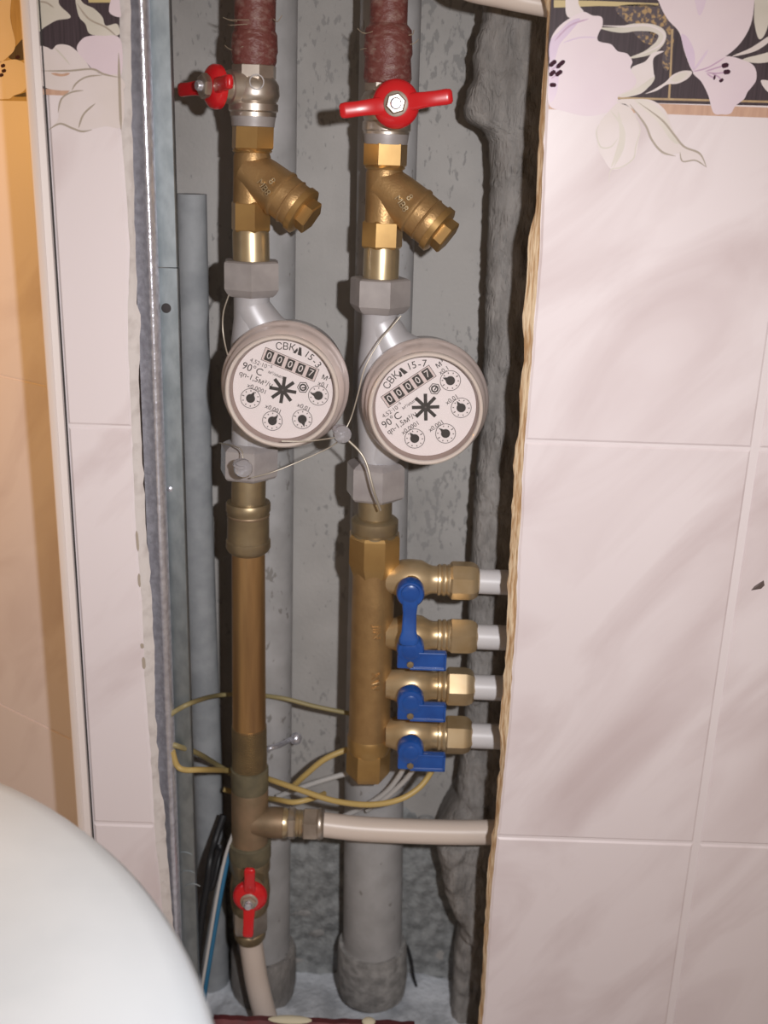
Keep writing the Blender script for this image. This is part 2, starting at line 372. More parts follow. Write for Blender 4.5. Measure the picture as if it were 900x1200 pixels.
def board(name, xa_face, xa_back, xfar, y0, y1, z0, z1, facem, edgem, label):
    """a board whose one vertical edge is broken; front face and fibre edge are separate parts"""
    n = 260; zs = [z0 + (z1 - z0) * i / n for i in range(n + 1)]
    V = []; F = []
    for z in zs: V += [(xa_face(z), y0, z), (xfar, y0, z)]
    for i in range(n): F.append((2 * i, 2 * i + 1, 2 * i + 3, 2 * i + 2))
    k = len(V); V += [(xfar, y1, z0), (xfar, y1, z1)]; F.append((1, 2 * n + 1, k + 1, k))
    root = tag(obj(name, V, F, facem, smooth=False), label, None, kind='structure')
    V = []; F = []; rows = []
    for z in zs:
        a, b = xa_face(z), xa_back(z); r = []
        for t, yy in ((0, y0), (0.25, 0.30), (0.5, 0.45), (0.75, 0.7), (1, 1.0)):
            y = y0 + (y1 - y0) * (yy if t else 0)
            jj = 0.0007 * noise.noise(Vector((z * 300, t * 5, 7))) if 0 < t < 1 else 0
            r.append((a + (b - a) * t + jj, y + jj * 0.6, z))
        r.append((b + (xfar - b) * 0.5, y1, z)); rows.append(r)
    for r in rows: V += r
    w = 6
    for i in range(n):
        for j in range(w - 1): F.append((i * w + j, i * w + j + 1, (i + 1) * w + j + 1, (i + 1) * w + j))
    obj('broken_edge', V, F, edgem, root, smooth=True, angle=60)
    return root
XR_FAR = 0.55
wr_panel = board('wall_right', rface, rback, XR_FAR, 0.0, 0.005, Z_BOT - 0.3, ZTOP, 'board_face', 'board_fibre', 'right front board printed like pink marble tiles with a broken fibre edge')
xtrim = P(46, 0, 0.0).x
wl_panel = board('wall_left', lface, lback, xtrim, 0.0, 0.004, Z_BOT - 0.3, ZTOP, 'board_face', 'board_putty', 'narrow left front board printed like pink marble tiles')
# tile rows
z1 = P(760, 521.5, 0).z; z2 = P(740, 985, 0).z; TH = z1 - z2
xv = P(884, 530, 0).x
rows = [(z1 + TH, z1 + 2 * TH), (z1, z1 + TH), (z2, z1), (z2 - TH, z2), (z2 - 2 * TH, z2 - TH)]
def tile(parent, left, right, za, zb):
    """left/right are functions of z; thin slab with softened edge"""
    za, zb = max(za, Z_BOT - 0.29), min(zb, ZTOP - 0.001)
    n = 40; out = [(right(za + (zb - za) * i / n), za + (zb - za) * i / n) for i in range(n + 1)] + [(left(zb + (za - zb) * i / n), zb + (za - zb) * i / n) for i in range(n + 1)]
    cx = sum(p[0] for p in out) / len(out); cz = (za + zb) / 2; hx = (right(cz) - left(cz)) / 2; hz = (zb - za) / 2
    b = 0.0014; inn = [(cx + (x - cx) * (1 - b / hx), cz + (z - cz) * (1 - b / hz)) for x, z in out]
    m = len(out)
    V = [(x, 0.0, z) for x, z in out] + [(x, -T_TILE, z) for x, z in inn]
    F = [(i, (i + 1) % m, m + (i + 1) % m, m + i) for i in range(m)] + [tuple(range(m, 2 * m))]
    return obj('tile', V, F, 'marble_print', parent, smooth=False)
GV, GH = 0.0026, 0.0009
for za, zb in rows:
    tile(wr_panel, lambda z: rface(z) + 0.0003, lambda z: xv - GV, za + GH, zb - GH)
    tile(wr_panel, lambda z: xv + GV, lambda z: XR_FAR - 0.002, za + GH, zb - GH)
    tile(wl_panel, lambda z: xtrim + 0.0012, lambda z: lface(z) - 0.0002, za + GH, zb - GH)
    for s0, s1 in ((-0.28, -0.082), (-0.078, S_END - 0.004)):
        far_box('tile', s0, s1, 0.0, T_TILE, za + GH, min(zb, ZTOP) - GH, 'marble_print', wr)
# corner trim
xe = P(21, 0, -0.004).x
prof = [(xe, Y_RECESS * 0.5), (xe, 0.001), (xe + 0.0006, -0.0028), (xe + 0.002, -0.0042), (xe + 0.006, -0.0044), (xtrim - 0.0045, -0.0036), (xtrim - 0.0010, -0.0022), (xtrim - 0.0006, -0.0002), (xtrim - 0.0006, 0.004), (xe + 0.003, 0.004), (xe + 0.003, Y_RECESS * 0.5)]
V, F = rings_mesh([[Vector((x, y, z)) for x, y in prof] for z in (Z_BOT - 0.3, ZTOP)])
tag(obj('trim_1', V, F, 'corner_plastic', smooth=True, angle=50), 'cream plastic corner strip down the left edge of the pipe box', None, kind='structure')
# dark joint between strip and board, small chip in the right board
V, F = boxm((xtrim + 0.0003, -0.0010, (ZTOP + Z_BOT - 0.3) / 2), (1, 0, 0), (0, 1, 0), (0, 0, 1), 0.00042, 0.0004, (ZTOP - Z_BOT + 0.3) / 2)
obj('joint_gap', V, F, 'dark_gap', wl_panel, smooth=False)
chip = [(880, 692), (884, 687), (890, 683), (895, 680), (896, 686), (892, 690), (886, 691)]
V = [P(u, v, -T_TILE - 0.0001) for u, v in chip] + [P(888, 687, -T_TILE - 0.0009)]
obj('chip_mark', V, [(i, (i + 1) % 7, 7) for i in range(7)] + [tuple(range(7))], mat('chip_grey', (0.12, 0.09, 0.085), 0.6), wr_panel)

# ---------- printed decoration (flat print on the boards)
def flat(name, pts, layer, m, parent, Yb=-T_TILE, closed_smooth=True, n=6, far=False):
    q = catmull([(u, v, 0) for u, v in pts], n, True) if closed_smooth else [Vector((u, v, 0)) for u, v in pts]
    y = Yb - 0.00004 * (layer + 1)
    W3 = [PF(p.x, p.y, -y) if far else P(p.x, p.y, y) for p in q]
    tris = tessellate_polygon([[Vector((p.x, p.y, 0)) for p in q]])
    return obj(name, W3, [tuple(t) for t in tris], m, parent, smooth=False)
def stroke(name, pts, wpx, layer, m, parent, Yb=-T_TILE, taper=True, far=False):
    q = catmull([(u, v, 0) for u, v in pts], 8); y = Yb - 0.00004 * (layer + 1); V = []; F = []
    for i, p in enumerate(q):
        t = (q[min(i + 1, len(q) - 1)] - q[max(i - 1, 0)]).normalized(); nn = Vector((-t.y, t.x, 0))
        k = i / (len(q) - 1); w = wpx / 2 * (min(1, 4 * k + 0.15, 4 * (1 - k) + 0.15) if taper else 1)
        a, b = p + nn * w, p - nn * w; V += [PF(a.x, a.y, -y), PF(b.x, b.y, -y)] if far else [P(a.x, a.y, y), P(b.x, b.y, y)]
    for i in range(len(q) - 1): F.append((2 * i, 2 * i + 1, 2 * i + 3, 2 * i + 2))
    return obj(name, V, F, m, parent, smooth=False)
R = wr_panel
flat('printed_band', [(650, -70), (1000, -70), (1000, 126), (900, 124), (700, 119), (644, 116), (642, 60)], 0, 'print_dark', R, closed_smooth=False)
flat('printed_border', [(643, 117), (700, 119), (900, 126), (1000, 129), (1000, 142), (900, 138), (760, 133), (643, 128)], 1, 'print_peach', R, closed_smooth=False)
flat('printed_border', [(700, 113), (900, 118), (1000, 121), (1000, 123), (900, 120.5), (700, 115.5)], 1, 'print_gold', R, closed_smooth=False)
flat('printed_border', [(649, 0), (700, 1), (772, 4), (770, 8), (700, 7), (649, 9)], 1, 'print_gold_pale', R, closed_smooth=False)
flat('printed_patch', [(722, 8), (775, 7), (790, 30), (784, 80), (776, 76), (776, 55), (760, 38), (740, 30)], 1, 'print_speckle', R)
flat('printed_patch', [(740, 33), (760, 30), (770, 50), (755, 50)], 1, 'print_speckle', R)
stroke('printed_line', [(788, 34), (786, 80), (784, 115)], 2.4, 2, 'print_gold', R, taper=False)
# left lily
flat('printed_petal', [(663, 14), (665, -20), (678, -20), (678, 4), (684, 14), (680, 24), (670, 22)], 2, 'print_leaf_pale', R)
flat('printed_petal', [(645, 48), (654, 32), (670, 20), (684, 14), (694, 18), (705, 20), (706, 30), (702, 38), (700, 45), (703, 49), (716, 52), (724, 60), (735, 63), (741, 72), (739, 80), (746, 88), (745, 100), (735, 110), (724, 114), (726, 122), (716, 130), (690, 136), (660, 130), (643, 122), (643, 90), (644, 70)], 3, 'print_petal', R)
flat('printed_petal_shade', [(645, 48), (656, 36), (668, 25), (680, 22), (668, 38), (656, 52), (650, 70), (644, 68)], 4, 'print_petal_lilac', R)
flat('printed_petal_shade', [(644, 72), (651, 70), (655, 84), (652, 110), (644, 118)], 5, 'print_petal_lilac', R)
stroke('printed_vein', [(650, 48), (668, 30), (690, 22)], 2, 6, 'print_petal_shade', R)
stroke('printed_vein', [(700, 44), (680, 44), (660, 50)], 1.6, 5, 'print_petal_lilac', R)
for (a, b, c, d) in [(645, 77, 651, 72), (653, 79, 661, 72), (645, 88, 650, 84), (652, 88, 658, 84), (645, 99, 651, 101)]:
    stroke('printed_stamen', [(a - 1, b + 1), ((a + c) / 2, (b + d) / 2 - 0.5), (c + 1, d - 1)], 5, 6, 'print_stamen', R)
for a in [((646, 82), (653, 77)), ((646, 92), (652, 88))]: stroke('printed_stamen', [a[0], a[1]], 1.6, 6, 'print_petal_shade', R)
# curling leaf stem and leaves beside the lily
stroke('printed_leaf', [(704, 33), (725, 35), (745, 32), (765, 33), (776, 40), (772, 52), (758, 62), (738, 68)], 9, 2, 'print_leaf', R)
stroke('printed_vein', [(704, 30), (730, 31), (760, 30), (778, 40), (772, 54), (745, 66)], 2.2, 3, 'print_leaf_pale', R)
flat('printed_leaf', [(740, 80), (756, 72), (765, 62), (778, 60), (766, 68), (766, 84), (767, 92), (760, 102), (750, 110), (732, 114), (724, 112), (740, 104), (746, 94)], 4, 'print_leaf_pale', R)
flat('printed_leaf_shade', [(728, 112), (745, 104), (766, 90), (764, 98), (752, 108), (738, 113)], 5, 'print_leaf', R)
flat('printed_leaf', [(722, 118), (745, 116), (765, 118), (780, 130), (788, 150), (800, 170), (818, 178), (828, 196), (815, 188), (800, 189), (796, 180), (780, 182), (768, 172), (758, 150), (745, 130)], 4, 'print_leaf_pale', R)
flat('printed_leaf_shade', [(744, 118), (762, 120), (776, 132), (786, 150), (796, 168), (786, 164), (770, 142)], 5, 'print_leaf', R)
stroke('printed_vein', [(738, 122), (756, 146), (764, 164), (776, 178), (792, 183)], 2.4, 6, 'print_leaf_dark', R)
stroke('printed_vein', [(748, 120), (775, 140), (790, 158), (802, 172), (820, 180), (828, 196)], 2.4, 6, 'print_leaf_dark', R)
stroke('printed_vein', [(828, 196), (815, 188), (800, 189), (797, 178)], 1.6, 6, 'print_leaf_dark', R)
flat('printed_leaf', [(702, 146), (714, 130), (726, 120), (740, 128), (749, 150), (748, 168), (744, 184), (730, 196), (716, 198), (706, 184), (700, 170)], 4, 'print_leaf_pale', R)
flat('printed_leaf_shade', [(724, 130), (730, 148), (732, 166), (724, 184), (716, 196), (722, 176), (726, 158)], 5, 'print_leaf', R)
stroke('printed_vein', [(702, 146), (699, 156), (704, 172), (716, 172), (724, 162)], 1.6, 6, 'print_leaf', R)
stroke('printed_vein', [(740, 132), (750, 150), (745, 172), (742, 186), (728, 196), (716, 199), (714, 214)], 1.5, 6, 'print_leaf', R)
stroke('printed_vein', [(716, 130), (730, 150), (730, 172), (719, 196)], 3, 6, 'print_leaf', R)
# right lily
flat('printed_petal', [(762, -30), (772, 2), (782, 22), (796, 38), (802, 60), (812, 84), (822, 80), (850, 66), (868, 50), (880, 28), (884, 0), (882, -30)], 3, 'print_petal', R)
flat('printed_petal', [(812, 84), (830, 76), (850, 66), (870, 70), (884, 78), (886, 94), (876, 108), (872, 116), (862, 124), (856, 133), (846, 134), (836, 132), (830, 112), (822, 96)], 4, 'print_petal', R)
flat('printed_petal_shade', [(812, -20), (830, -20), (826, 6), (820, 18), (816, 8)], 5, 'print_petal_lilac', R)
flat('printed_petal_shade', [(798, 42), (806, 44), (814, 62), (813, 82), (806, 70)], 5, 'print_petal_lilac', R)
stroke('printed_vein', [(812, 84), (822, 70), (830, 58)], 3, 5, 'print_petal_lilac', R)
stroke('printed_vein', [(812, 84), (830, 79), (850, 67)], 1.6, 6, 'print_petal_shade', R)
for pts in [[(826, 84), (838, 80), (852, 76)], [(828, 85), (840, 86), (854, 84)], [(828, 86), (834, 90), (838, 91)], [(834, 86), (842, 90), (846, 95)]]:
    stroke('printed_stamen', pts, 1.8, 6, 'print_petal_shade', R); e = pts[-1]; p = pts[-2]
    stroke('printed_stamen', [(e[0] * .55 + p[0] * .45, e[1] * .55 + p[1] * .45), (e[0] * .8 + p[0] * .2, e[1] * .8 + p[1] * .2), (e[0] * 1.15 - p[0] * .15, e[1] * 1.15 - p[1] * .15)], 5.5, 7, 'print_stamen', R)
flat('printed_leaf', [(811, 84), (800, 83), (788, 88), (780, 96), (766, 105), (756, 110), (770, 106), (782, 99), (794, 98), (806, 92)], 4, 'print_leaf_pale', R)
flat('printed_leaf_shade', [(806, 86), (796, 86), (786, 94), (796, 95)], 5, 'print_leaf', R)
flat('printed_leaf', [(880, -30), (884, 0), (884, 26), (890, 46), (900, 30), (910, -30)], 2, 'print_leaf', R)
flat('printed_leaf', [(858, 66), (880, 56), (905, 40), (905, 46), (885, 60)], 4, 'print_leaf_pale', R)
flat('printed_leaf', [(870, 70), (890, 64), (910, 60), (910, 70), (888, 74)], 3, 'print_leaf', R)
flat('printed_leaf', [(892, 94), (910, 98), (910, 112), (898, 106)], 3, 'print_leaf_pale', R)
# left board print
Lp = wl_panel
flat('printed_band', [(44, -60), (139, -60), (140, 20), (141, 104), (60, 107), (49, 108)], 0, 'print_dark', Lp, closed_smooth=False)
flat('printed_border', [(48, 104), (100, 104), (141, 107), (141, 112), (80, 112), (48, 111)], 1, 'print_peach', Lp, closed_smooth=False)
flat('printed_border', [(103, -2), (132, -3), (130, 3), (104, 3)], 1, 'print_gold_pale', Lp, closed_smooth=False)
flat('printed_leaf', [(43, -20), (66, -6), (70, 6), (83, 20), (66, 24), (52, 32), (45, 36), (44, 10)], 2, 'print_leaf', Lp)
stroke('printed_vein', [(44, 2), (54, 3), (63, 9)], 2, 3, 'print_leaf_dark', Lp)
flat('printed_leaf', [(88, -8), (98, 4), (110, 10), (120, 20), (124, 30), (137, 28), (140, 40), (128, 42), (106, 40), (100, 28), (92, 18)], 2, 'print_leaf', Lp)
stroke('printed_vein', [(90, 4), (104, 22), (124, 32), (138, 44)], 2, 3, 'print_leaf_dark', Lp)
flat('printed_petal', [(128, 14), (132, -6), (138, -10), (141, 10), (141, 20)], 3, 'print_petal', Lp)
flat('printed_leaf', [(46, 56), (54, 55), (61, 58), (66, 53), (74, 52), (84, 55), (96, 66), (106, 80), (112, 86), (80, 88), (47, 84)], 3, 'print_leaf_pale', Lp)
flat('printed_petal', [(90, 58), (96, 46), (106, 42), (120, 42), (141, 46), (142, 88), (126, 88), (112, 84), (102, 74)], 4, 'print_petal', Lp)
flat('printed_leaf', [(47, 84), (80, 83), (108, 82), (124, 88), (142, 91), (142, 106), (90, 106), (70, 106), (54, 103), (48, 96)], 4, 'print_leaf_pale', Lp)
stroke('printed_vein', [(47, 83), (80, 83), (108, 81), (122, 87), (141, 91)], 2.2, 6, 'print_leaf_dark', Lp)
stroke('printed_vein', [(64, 56), (72, 64), (82, 76)], 1.6, 5, 'print_leaf', Lp)
stroke('printed_vein', [(60, 86), (72, 88), (82, 86)], 3, 6, 'print_peach', Lp)
flat('printed_leaf', [(82, 106), (88, 98), (100, 91), (120, 89), (142, 92), (144, 146), (124, 148), (104, 152), (92, 152), (72, 146), (60, 150), (68, 140), (70, 120)], 5, 'print_leaf_pale', Lp)
stroke('printed_vein', [(84, 106), (90, 97), (102, 90), (120, 88)], 2, 6, 'print_leaf_dark', Lp)
stroke('printed_vein', [(56, 153), (70, 145), (84, 150), (96, 154), (108, 152)], 2.2, 6, 'print_leaf_dark', Lp)
stroke('printed_vein', [(68, 132), (72, 116), (84, 108), (98, 106)], 2, 6, 'print_leaf_dark', Lp)
stroke('printed_vein', [(92, 150), (98, 134), (112, 121)], 2.2, 6, 'print_leaf_dark', Lp)
stroke('torn_line', [(139, 62), (140, 100), (141, 130), (142, 152)], 3.2, 6, 'print_leaf_dark', Lp)
stroke('torn_line', [(160, 622), (161, 634), (162, 646)], 3, 6, 'print_leaf_dark', Lp)
stroke('torn_line', [(163, 672), (163, 680), (164, 688)], 3, 6, 'print_leaf_dark', Lp)
stroke('torn_line', [(166, 754), (167, 760)], 4, 6, 'print_leaf_dark', Lp)
stroke('torn_line', [(168, 770), (169, 784)], 4, 6, 'print_leaf_dark', Lp)
# far room wall print; band ground coloured gold here, dark on the front boards
flat('printed_band', [(-60, -60), (60, -60), (60, 119), (-60, 117)], 0, 'print_gold', wr, far=True, closed_smooth=False)
flat('printed_band', [(10, 66), (18, 55), (30, 44), (30, 68), (16, 70)], 1, 'print_dark', wr, far=True)
flat('printed_petal', [(-40, -40), (10, -30), (12, 20), (18, 52), (10, 66), (-10, 76), (-40, 60)], 2, 'print_leaf_pale', wr, far=True)
flat('printed_petal', [(-40, 74), (0, 72), (20, 70), (32, 80), (30, 104), (16, 112), (6, 116), (-40, 112)], 2, 'print_leaf_pale', wr, far=True)
for (a, b) in [(3, 77), (4, 83), (1, 88), (20, 67)]: stroke('printed_stamen', [(a - 2, b + 1), (a + 3, b - 1)], 4, 4, 'print_stamen', wr, far=True)
flat('printed_band', [(16, 113), (24, 110), (32, 108), (32, 113)], 3, 'print_dark', wr, far=True)

# ---------- rough concrete rib at the right of the shaft
RIB = [(-80, 568), (0, 567), (20, 567), (35, 563), (50, 557), (92, 556), (102, 549), (120, 545), (138, 545), (146, 556), (152, 568), (166, 575), (200, 577), (250, 575), (330, 572), (400, 570), (490, 567), (530, 563), (570, 559), (640, 555), (700, 551), (800, 548), (880, 543), (920, 538), (945, 537), (990, 511), (1005, 513), (1020, 517), (1050, 522), (1075, 532), (1090, 541), (1130, 533), (1200, 529), (1300, 524)]
YR = 0.082
n = 420; cols = 60; V = []; F = []
zt, zb_ = P(560, -75, YR).z, Z_FLOOR - 0.01
ribx = edge_fn([(v, u) for v, u in RIB], YR, 0.0012, 9)
for i in range(n + 1):
    z = zt + 0.25 + (zb_ - zt - 0.25) * i / n; xl = ribx(z); pv = proj((xl, YR, z))[1]
    xr = 0.26
    row = [(xl + 0.006, Y_BACK + 0.004, z), (xl + 0.001, YR + 0.03, z)]
    for j in range(cols):
        t = j / (cols - 1); x = xl + (xr - xl) * t ** 1.35
        rnd = 0.012 * math.exp(-t * 26)
        dy = 0.0035 * noise.fractal(Vector((x * 70, z * 45, 5)), 0.9, 2.1, 5) + 0.0030 * noise.noise(Vector((x * 260, z * 90, 2))) + 0.0011 * noise.noise(Vector((x * 560, z * 170, 8)))
        if 80 < pv < 160: dy -= 0.010 * math.sin((pv - 80) / 80 * math.pi) * math.exp(-((t - 0.08) / 0.16) ** 2)
        if 985 < pv < 1100: dy -= 0.010 * math.exp(-((t - 0.12) / 0.14) ** 2)
        row.append((x, YR + rnd + dy, z))
    V += row
w = cols + 2
for i in range(n):
    for j in range(w - 1): F.append((i * w + j, i * w + j + 1, (i + 1) * w + j + 1, (i + 1) * w + j))
tag(obj('wall_rib', V, F, 'concrete_rough', smooth=True, angle=70), 'rough broken concrete edge behind the right board', None, kind='structure')

# ================================================================== THINGS
# ---------- galvanised stud along the left edge
SX = [(0, 158), (1000, 197)]
def sx(du):  # vertical line given by its column at row 0 -> world x,(depth)
    return lambda Y: P(du, 0, Y).x
st = thing('metal_stud', (P(185, 0, 0.02).x, 0.02, Z_FLOOR), 'galvanised steel profile standing along the left board edge', 'stud')
def stud_piece(name, prof, za, zb, m, parent, th=0.0008, angle=40):
    # prof: open polyline of (x, y); thickened into a strip
    n = len(prof); pv = [Vector((x, y)) for x, y in prof]; off = []
    for i in range(n):
        t = (pv[min(i + 1, n - 1)] - pv[max(i - 1, 0)]).normalized(); off.append(pv[i] + Vector((-t.y, t.x)) * th)
    loop = pv + off[::-1]
    V, F = rings_mesh([[Vector((p.x, p.y, z)) for p in loop] for z in (za, zb)])
    return obj(name, V, F, m, parent, smooth=True, angle=angle)
lx = [P(u, 0, 0.012).x for u in (146, 158, 162, 166, 170, 173)]
zj = P(188, 313, 0.02).z
lip = [(lx[0], 0.0125), (lx[1], 0.0125), (lx[2], 0.0105), (lx[3], 0.0100), (lx[4], 0.0115), (lx[5], 0.017)]
stud_piece('rounded_lip', lip, Z_FLOOR, ZTOP, 'bright_steel', st, angle=70)
xa, xb = P(173, 0, 0.020).x, P(200, 0, 0.024).x
webp = [(xa, 0.017), (xa + 0.0006, 0.0205), (xb - 0.0005, 0.0206), (xb, 0.0212), (xb, 0.027)]
stud_piece('web', webp, zj, ZTOP, 'galvanised', st, angle=25)
stud_piece('web', [(x, y + 0.0006) for x, y in webp], Z_FLOOR, zj - 0.0006, 'galvanised', st, angle=25)
c = P(195, 361, 0.0216); V, F = lathe(c, (0, -1, 0), [(0, 0.0031), (0.0007, 0.0031), (0.0009, 0.0027)], 20)
obj('rivet_hole', V, F, 'dark_gap', st)
c = P(199, 573, 0.0216); V, F = lathe(c, (0, -1, 0), [(0, 0.0022), (0.0007, 0.0020), (0.0014, 0.0010)], 16)
obj('screw_head', V, F, 'bright_steel', st)
for (u, v) in [(220, 1025), (226, 1040), (216, 1003)]:
    c = P(u, v, 0.0212); V, F = tube([c + Vector((0.006 * math.cos(a), 0, 0.0035 * math.sin(a))) for a in (0.4, 1.2, 2.0, 2.9)], 0.0006, 8)
    obj('scratch_ridge', V, F, 'galvanised', st)

# ---------- grey risers behind the water pipes and a conduit
def vpipe(name, axis, Y, st, m, label, cat, parts=(), group=None, seg=40):
    b = P(lerp_list(axis, st[-1][0]), st[-1][0], Y)
    t = thing(name, (b.x, Y, b.z), label, cat, group)
    V, F = stack(axis, st, Y, seg); obj('pipe', V, F, m, t)
    for nm, s2, m2 in parts:
        V, F = stack(axis, s2, Y, seg); obj(nm, V, F, m2, t)
    return t
AX_R1 = [(-400, 320), (0, 312), (1180, 309)]
AX_R2 = [(-400, 466), (0, 458), (350, 449), (1000, 437), (1200, 436)]
vpipe('riser_pipe', AX_R1, 0.112, [(-400, 41), (0, 37), (1150, 30)], 'grey_paint', 'grey painted riser pipe behind the left water pipe', 'pipe',
      [('socket', [(1132, 30), (1136, 36), (1141, 37.5), (1176, 37.5), (1188, 35)], 'concrete_rough')], 'grey risers on the back wall')
vpipe('riser_pipe', AX_R2, 0.100, [(-400, 41), (0, 36), (500, 33), (900, 34.5), (1150, 34)], 'grey_paint', 'grey painted riser pipe below the brass manifold', 'pipe',
      [('socket', [(1128, 34), (1131, 38.5), (1137, 40), (1172, 40.5), (1187, 38)], 'plaster_lump')], 'grey risers on the back wall')
vpipe('conduit', [(228, 224), (560, 229), (880, 241), (1150, 252)], 0.118, [(228, 18), (600, 18.5), (1165, 16)], 'grey_paint_blue', 'pale grey conduit between the steel profile and the left water pipe', 'pipe')
# pipe clamp on the left riser
cb = P(345, 864, 0.095)
t = thing('pipe_clamp', cb, 'small steel clamp with screw on the grey riser behind the copper pipe', 'clamp')
V, F = tube([P(300, 885, 0.078), P(316, 877, 0.074), P(328, 873, 0.082), P(338, 868, 0.092), P(344, 866, 0.095)], 0.0022, 10); obj('band', V, F, 'bright_steel', t)
V, F = lathe(P(347, 864, 0.098), (0, -1, 0), [(0, 0.0048), (0.004, 0.0048), (0.006, 0.003), (0.0068, 0.001)], 8); obj('screw', V, F, 'bright_steel', t)

# ---------- axes of the two water pipes
YP = 0.055
AX1 = [(-60, 300), (40, 298.5), (150, 296.5), (255, 293.5), (325, 295), (400, 295), (545, 292), (600, 291), (760, 291), (960, 293), (1110, 293)]
AX2 = [(-60, 457), (40, 455), (150, 453), (280, 448), (345, 445.5), (450, 443), (570, 440), (640, 439), (760, 436), (905, 431.5)]
def part(name, axis, st, m, parent, seg=40, phase=0.0, Y=YP, angle=38):
    V, F = stack(axis, st, Y, seg, phase); return obj(name, V, F, m, parent, angle=angle)
def hexp(name, axis, v0, v1, hw, m, parent, phase=0.0, seg=6, ch=2.5, Y=YP):
    return part(name, axis, [(v0, hw * 0.91), (v0 + ch, hw), (v1 - ch, hw), (v1, hw * 0.91)], m, parent, seg, phase, Y, angle=20)

# ---------- red-lead supply pipes
def supply(axis, st, cst, label):
    b = P(lerp_list(axis, 70), 70, YP)
    t = thing('supply_pipe', b, label, 'pipe', 'rust-red supply pipes')
    part('pipe', axis, st, 'red_lead', t); part('coupling', axis, cst, 'red_lead', t)
    for k in range(5):
        u0 = lerp_list(axis, 60); a = random.uniform(-24, 24); v = random.uniform(20, 75); sgn = -1 if a < 0 else 1
        q = [P(u0 + a, v, YP - 0.014), P(u0 + sgn * 27, v + random.uniform(-4, 4), YP - 0.006), P(u0 + sgn * random.uniform(30, 38), v + random.uniform(-6, 6), YP)]
        V, F = tube(q, 0.00025, 5); obj('flax_strand', V, F, 'flax', t)
    return t
supply(AX1, [(-300, 27), (50, 24)], [(34, 24.5), (38, 26.5), (58, 27.5), (62, 26.3), (70, 26.3), (75, 24.5)], 'rust-red painted supply pipe above the left ball valve')
supply(AX2, [(-300, 24), (50, 22)], [(26, 22.5), (32, 27.5), (60, 29), (66, 27), (90, 28.5), (97, 26)], 'rust-red painted supply pipe above the right ball valve')

# ---------- butterfly handle
def butterfly(c, s, w, parent, k=1.0, lift=0.006, length=0.0335, nut=0.0062):
    c = Vector(c); s = Vector(s).normalized(); w = Vector(w); w = (w - s * w.dot(s)).normalized(); x = s.cross(w)
    hd = obj('handle', *lathe(c - s * 0.009 * k, s, [(0, 0.0128 * k), (0.001 * k, 0.0142 * k), (0.0045 * k, 0.0142 * k), (0.0065 * k, 0.0128 * k), (0.0085 * k, 0.0095 * k), (0.009 * k, 0.006 * k)], 40), 'red_enamel', parent)
    for sg in (-1, 1):
        rings = []
        for t, wd, th, lf in [(0.006, 0.0052, 0.0026, -0.001), (0.012, 0.0050, 0.0026, 0.000), (0.018, 0.0045, 0.0024, 0.0025), (0.024, 0.0044, 0.0024, lift * 0.7), (0.030, 0.0046, 0.0026, lift), (0.0328, 0.0042, 0.0022, lift * 1.05), (0.0338, 0.0028, 0.0014, lift * 1.05)]:
            cc = c + w * (sg * t * k * length / 0.0335) + s * ((lf - 0.002) * k)
            rings.append([cc + x * (wd * k * math.copysign(abs(math.cos(a)) ** 0.6, math.cos(a))) + s * (th * k * math.copysign(abs(math.sin(a)) ** 0.6, math.sin(a))) for a in [2 * math.pi * j / 16 for j in range(16)]])
        V, F = rings_mesh(rings); obj('wing', V, F, 'red_enamel', hd, angle=60)
    obj('washer', *lathe(c, s, [(0, 0.0073 * k), (0.0008, 0.0073 * k), (0.001, 0.007 * k)], 24), 'nickel', hd)
    obj('nut', *lathe(c + s * 0.0008, s, [(0, nut * k), (0.003 * k, nut * k), (0.004 * k, nut * 0.85 * k)], 6, 0.3), 'nickel', hd, angle=20)
    obj('stem', *lathe(c - s * 0.018, s, [(0, 0.0045 * k), (0.010, 0.0045 * k), (0.011, 0.0034 * k), (0.0245, 0.0034 * k), (0.0255, 0.0026 * k)], 16), 'bright_steel', hd)
    return hd

# ---------- ball valves
def base_of(axis, v): return P(lerp_list(axis, v), v, YP)
v1 = thing('ball_valve', base_of(AX1, 140), 'nickel ball valve with red butterfly handle turned left, top of left pipe', 'valve', 'ball valves with red handles')
hexp('top_hex', AX1, 73, 92, 26.5, 'nickel', v1, phase=0.35, seg=8)
part('body', AX1, [(88, 22), (92, 26), (98, 29.5), (110, 30.5), (117, 28.5), (119, 26.5), (121, 29), (129, 29), (131, 27), (136, 27)], 'nickel', v1)
part('thread_seal', AX1, [(133, 26), (137, 26.3), (142, 25.5), (148, 25)], 'zinc_grey', v1)
ca = P(298, 104, YP); sdir = Vector((-0.80, -0.60, 0.0))
obj('bonnet', *lathe(ca + sdir * 0.006, sdir, [(0, 0.011), (0.012, 0.010), (0.0125, 0.0085), (0.020, 0.0085)], 24), 'nickel', v1)
butterfly(P(243, 101, YP - 0.018), sdir, (0.60, -0.80, 0.05), v1, 0.92, lift=0.004, length=0.0365, nut=0.0082)
cb1 = P(298, 100, YP - 0.0165)
obj('cast_mark', *lathe(P(301, 96, YP - 0.0163), (0.03, -1, 0), [(0, 0.0046), (0.0009, 0.0046), (0.0009, 0.0039), (0, 0.0039)], 20, close=False), 'zinc_grey', v1)

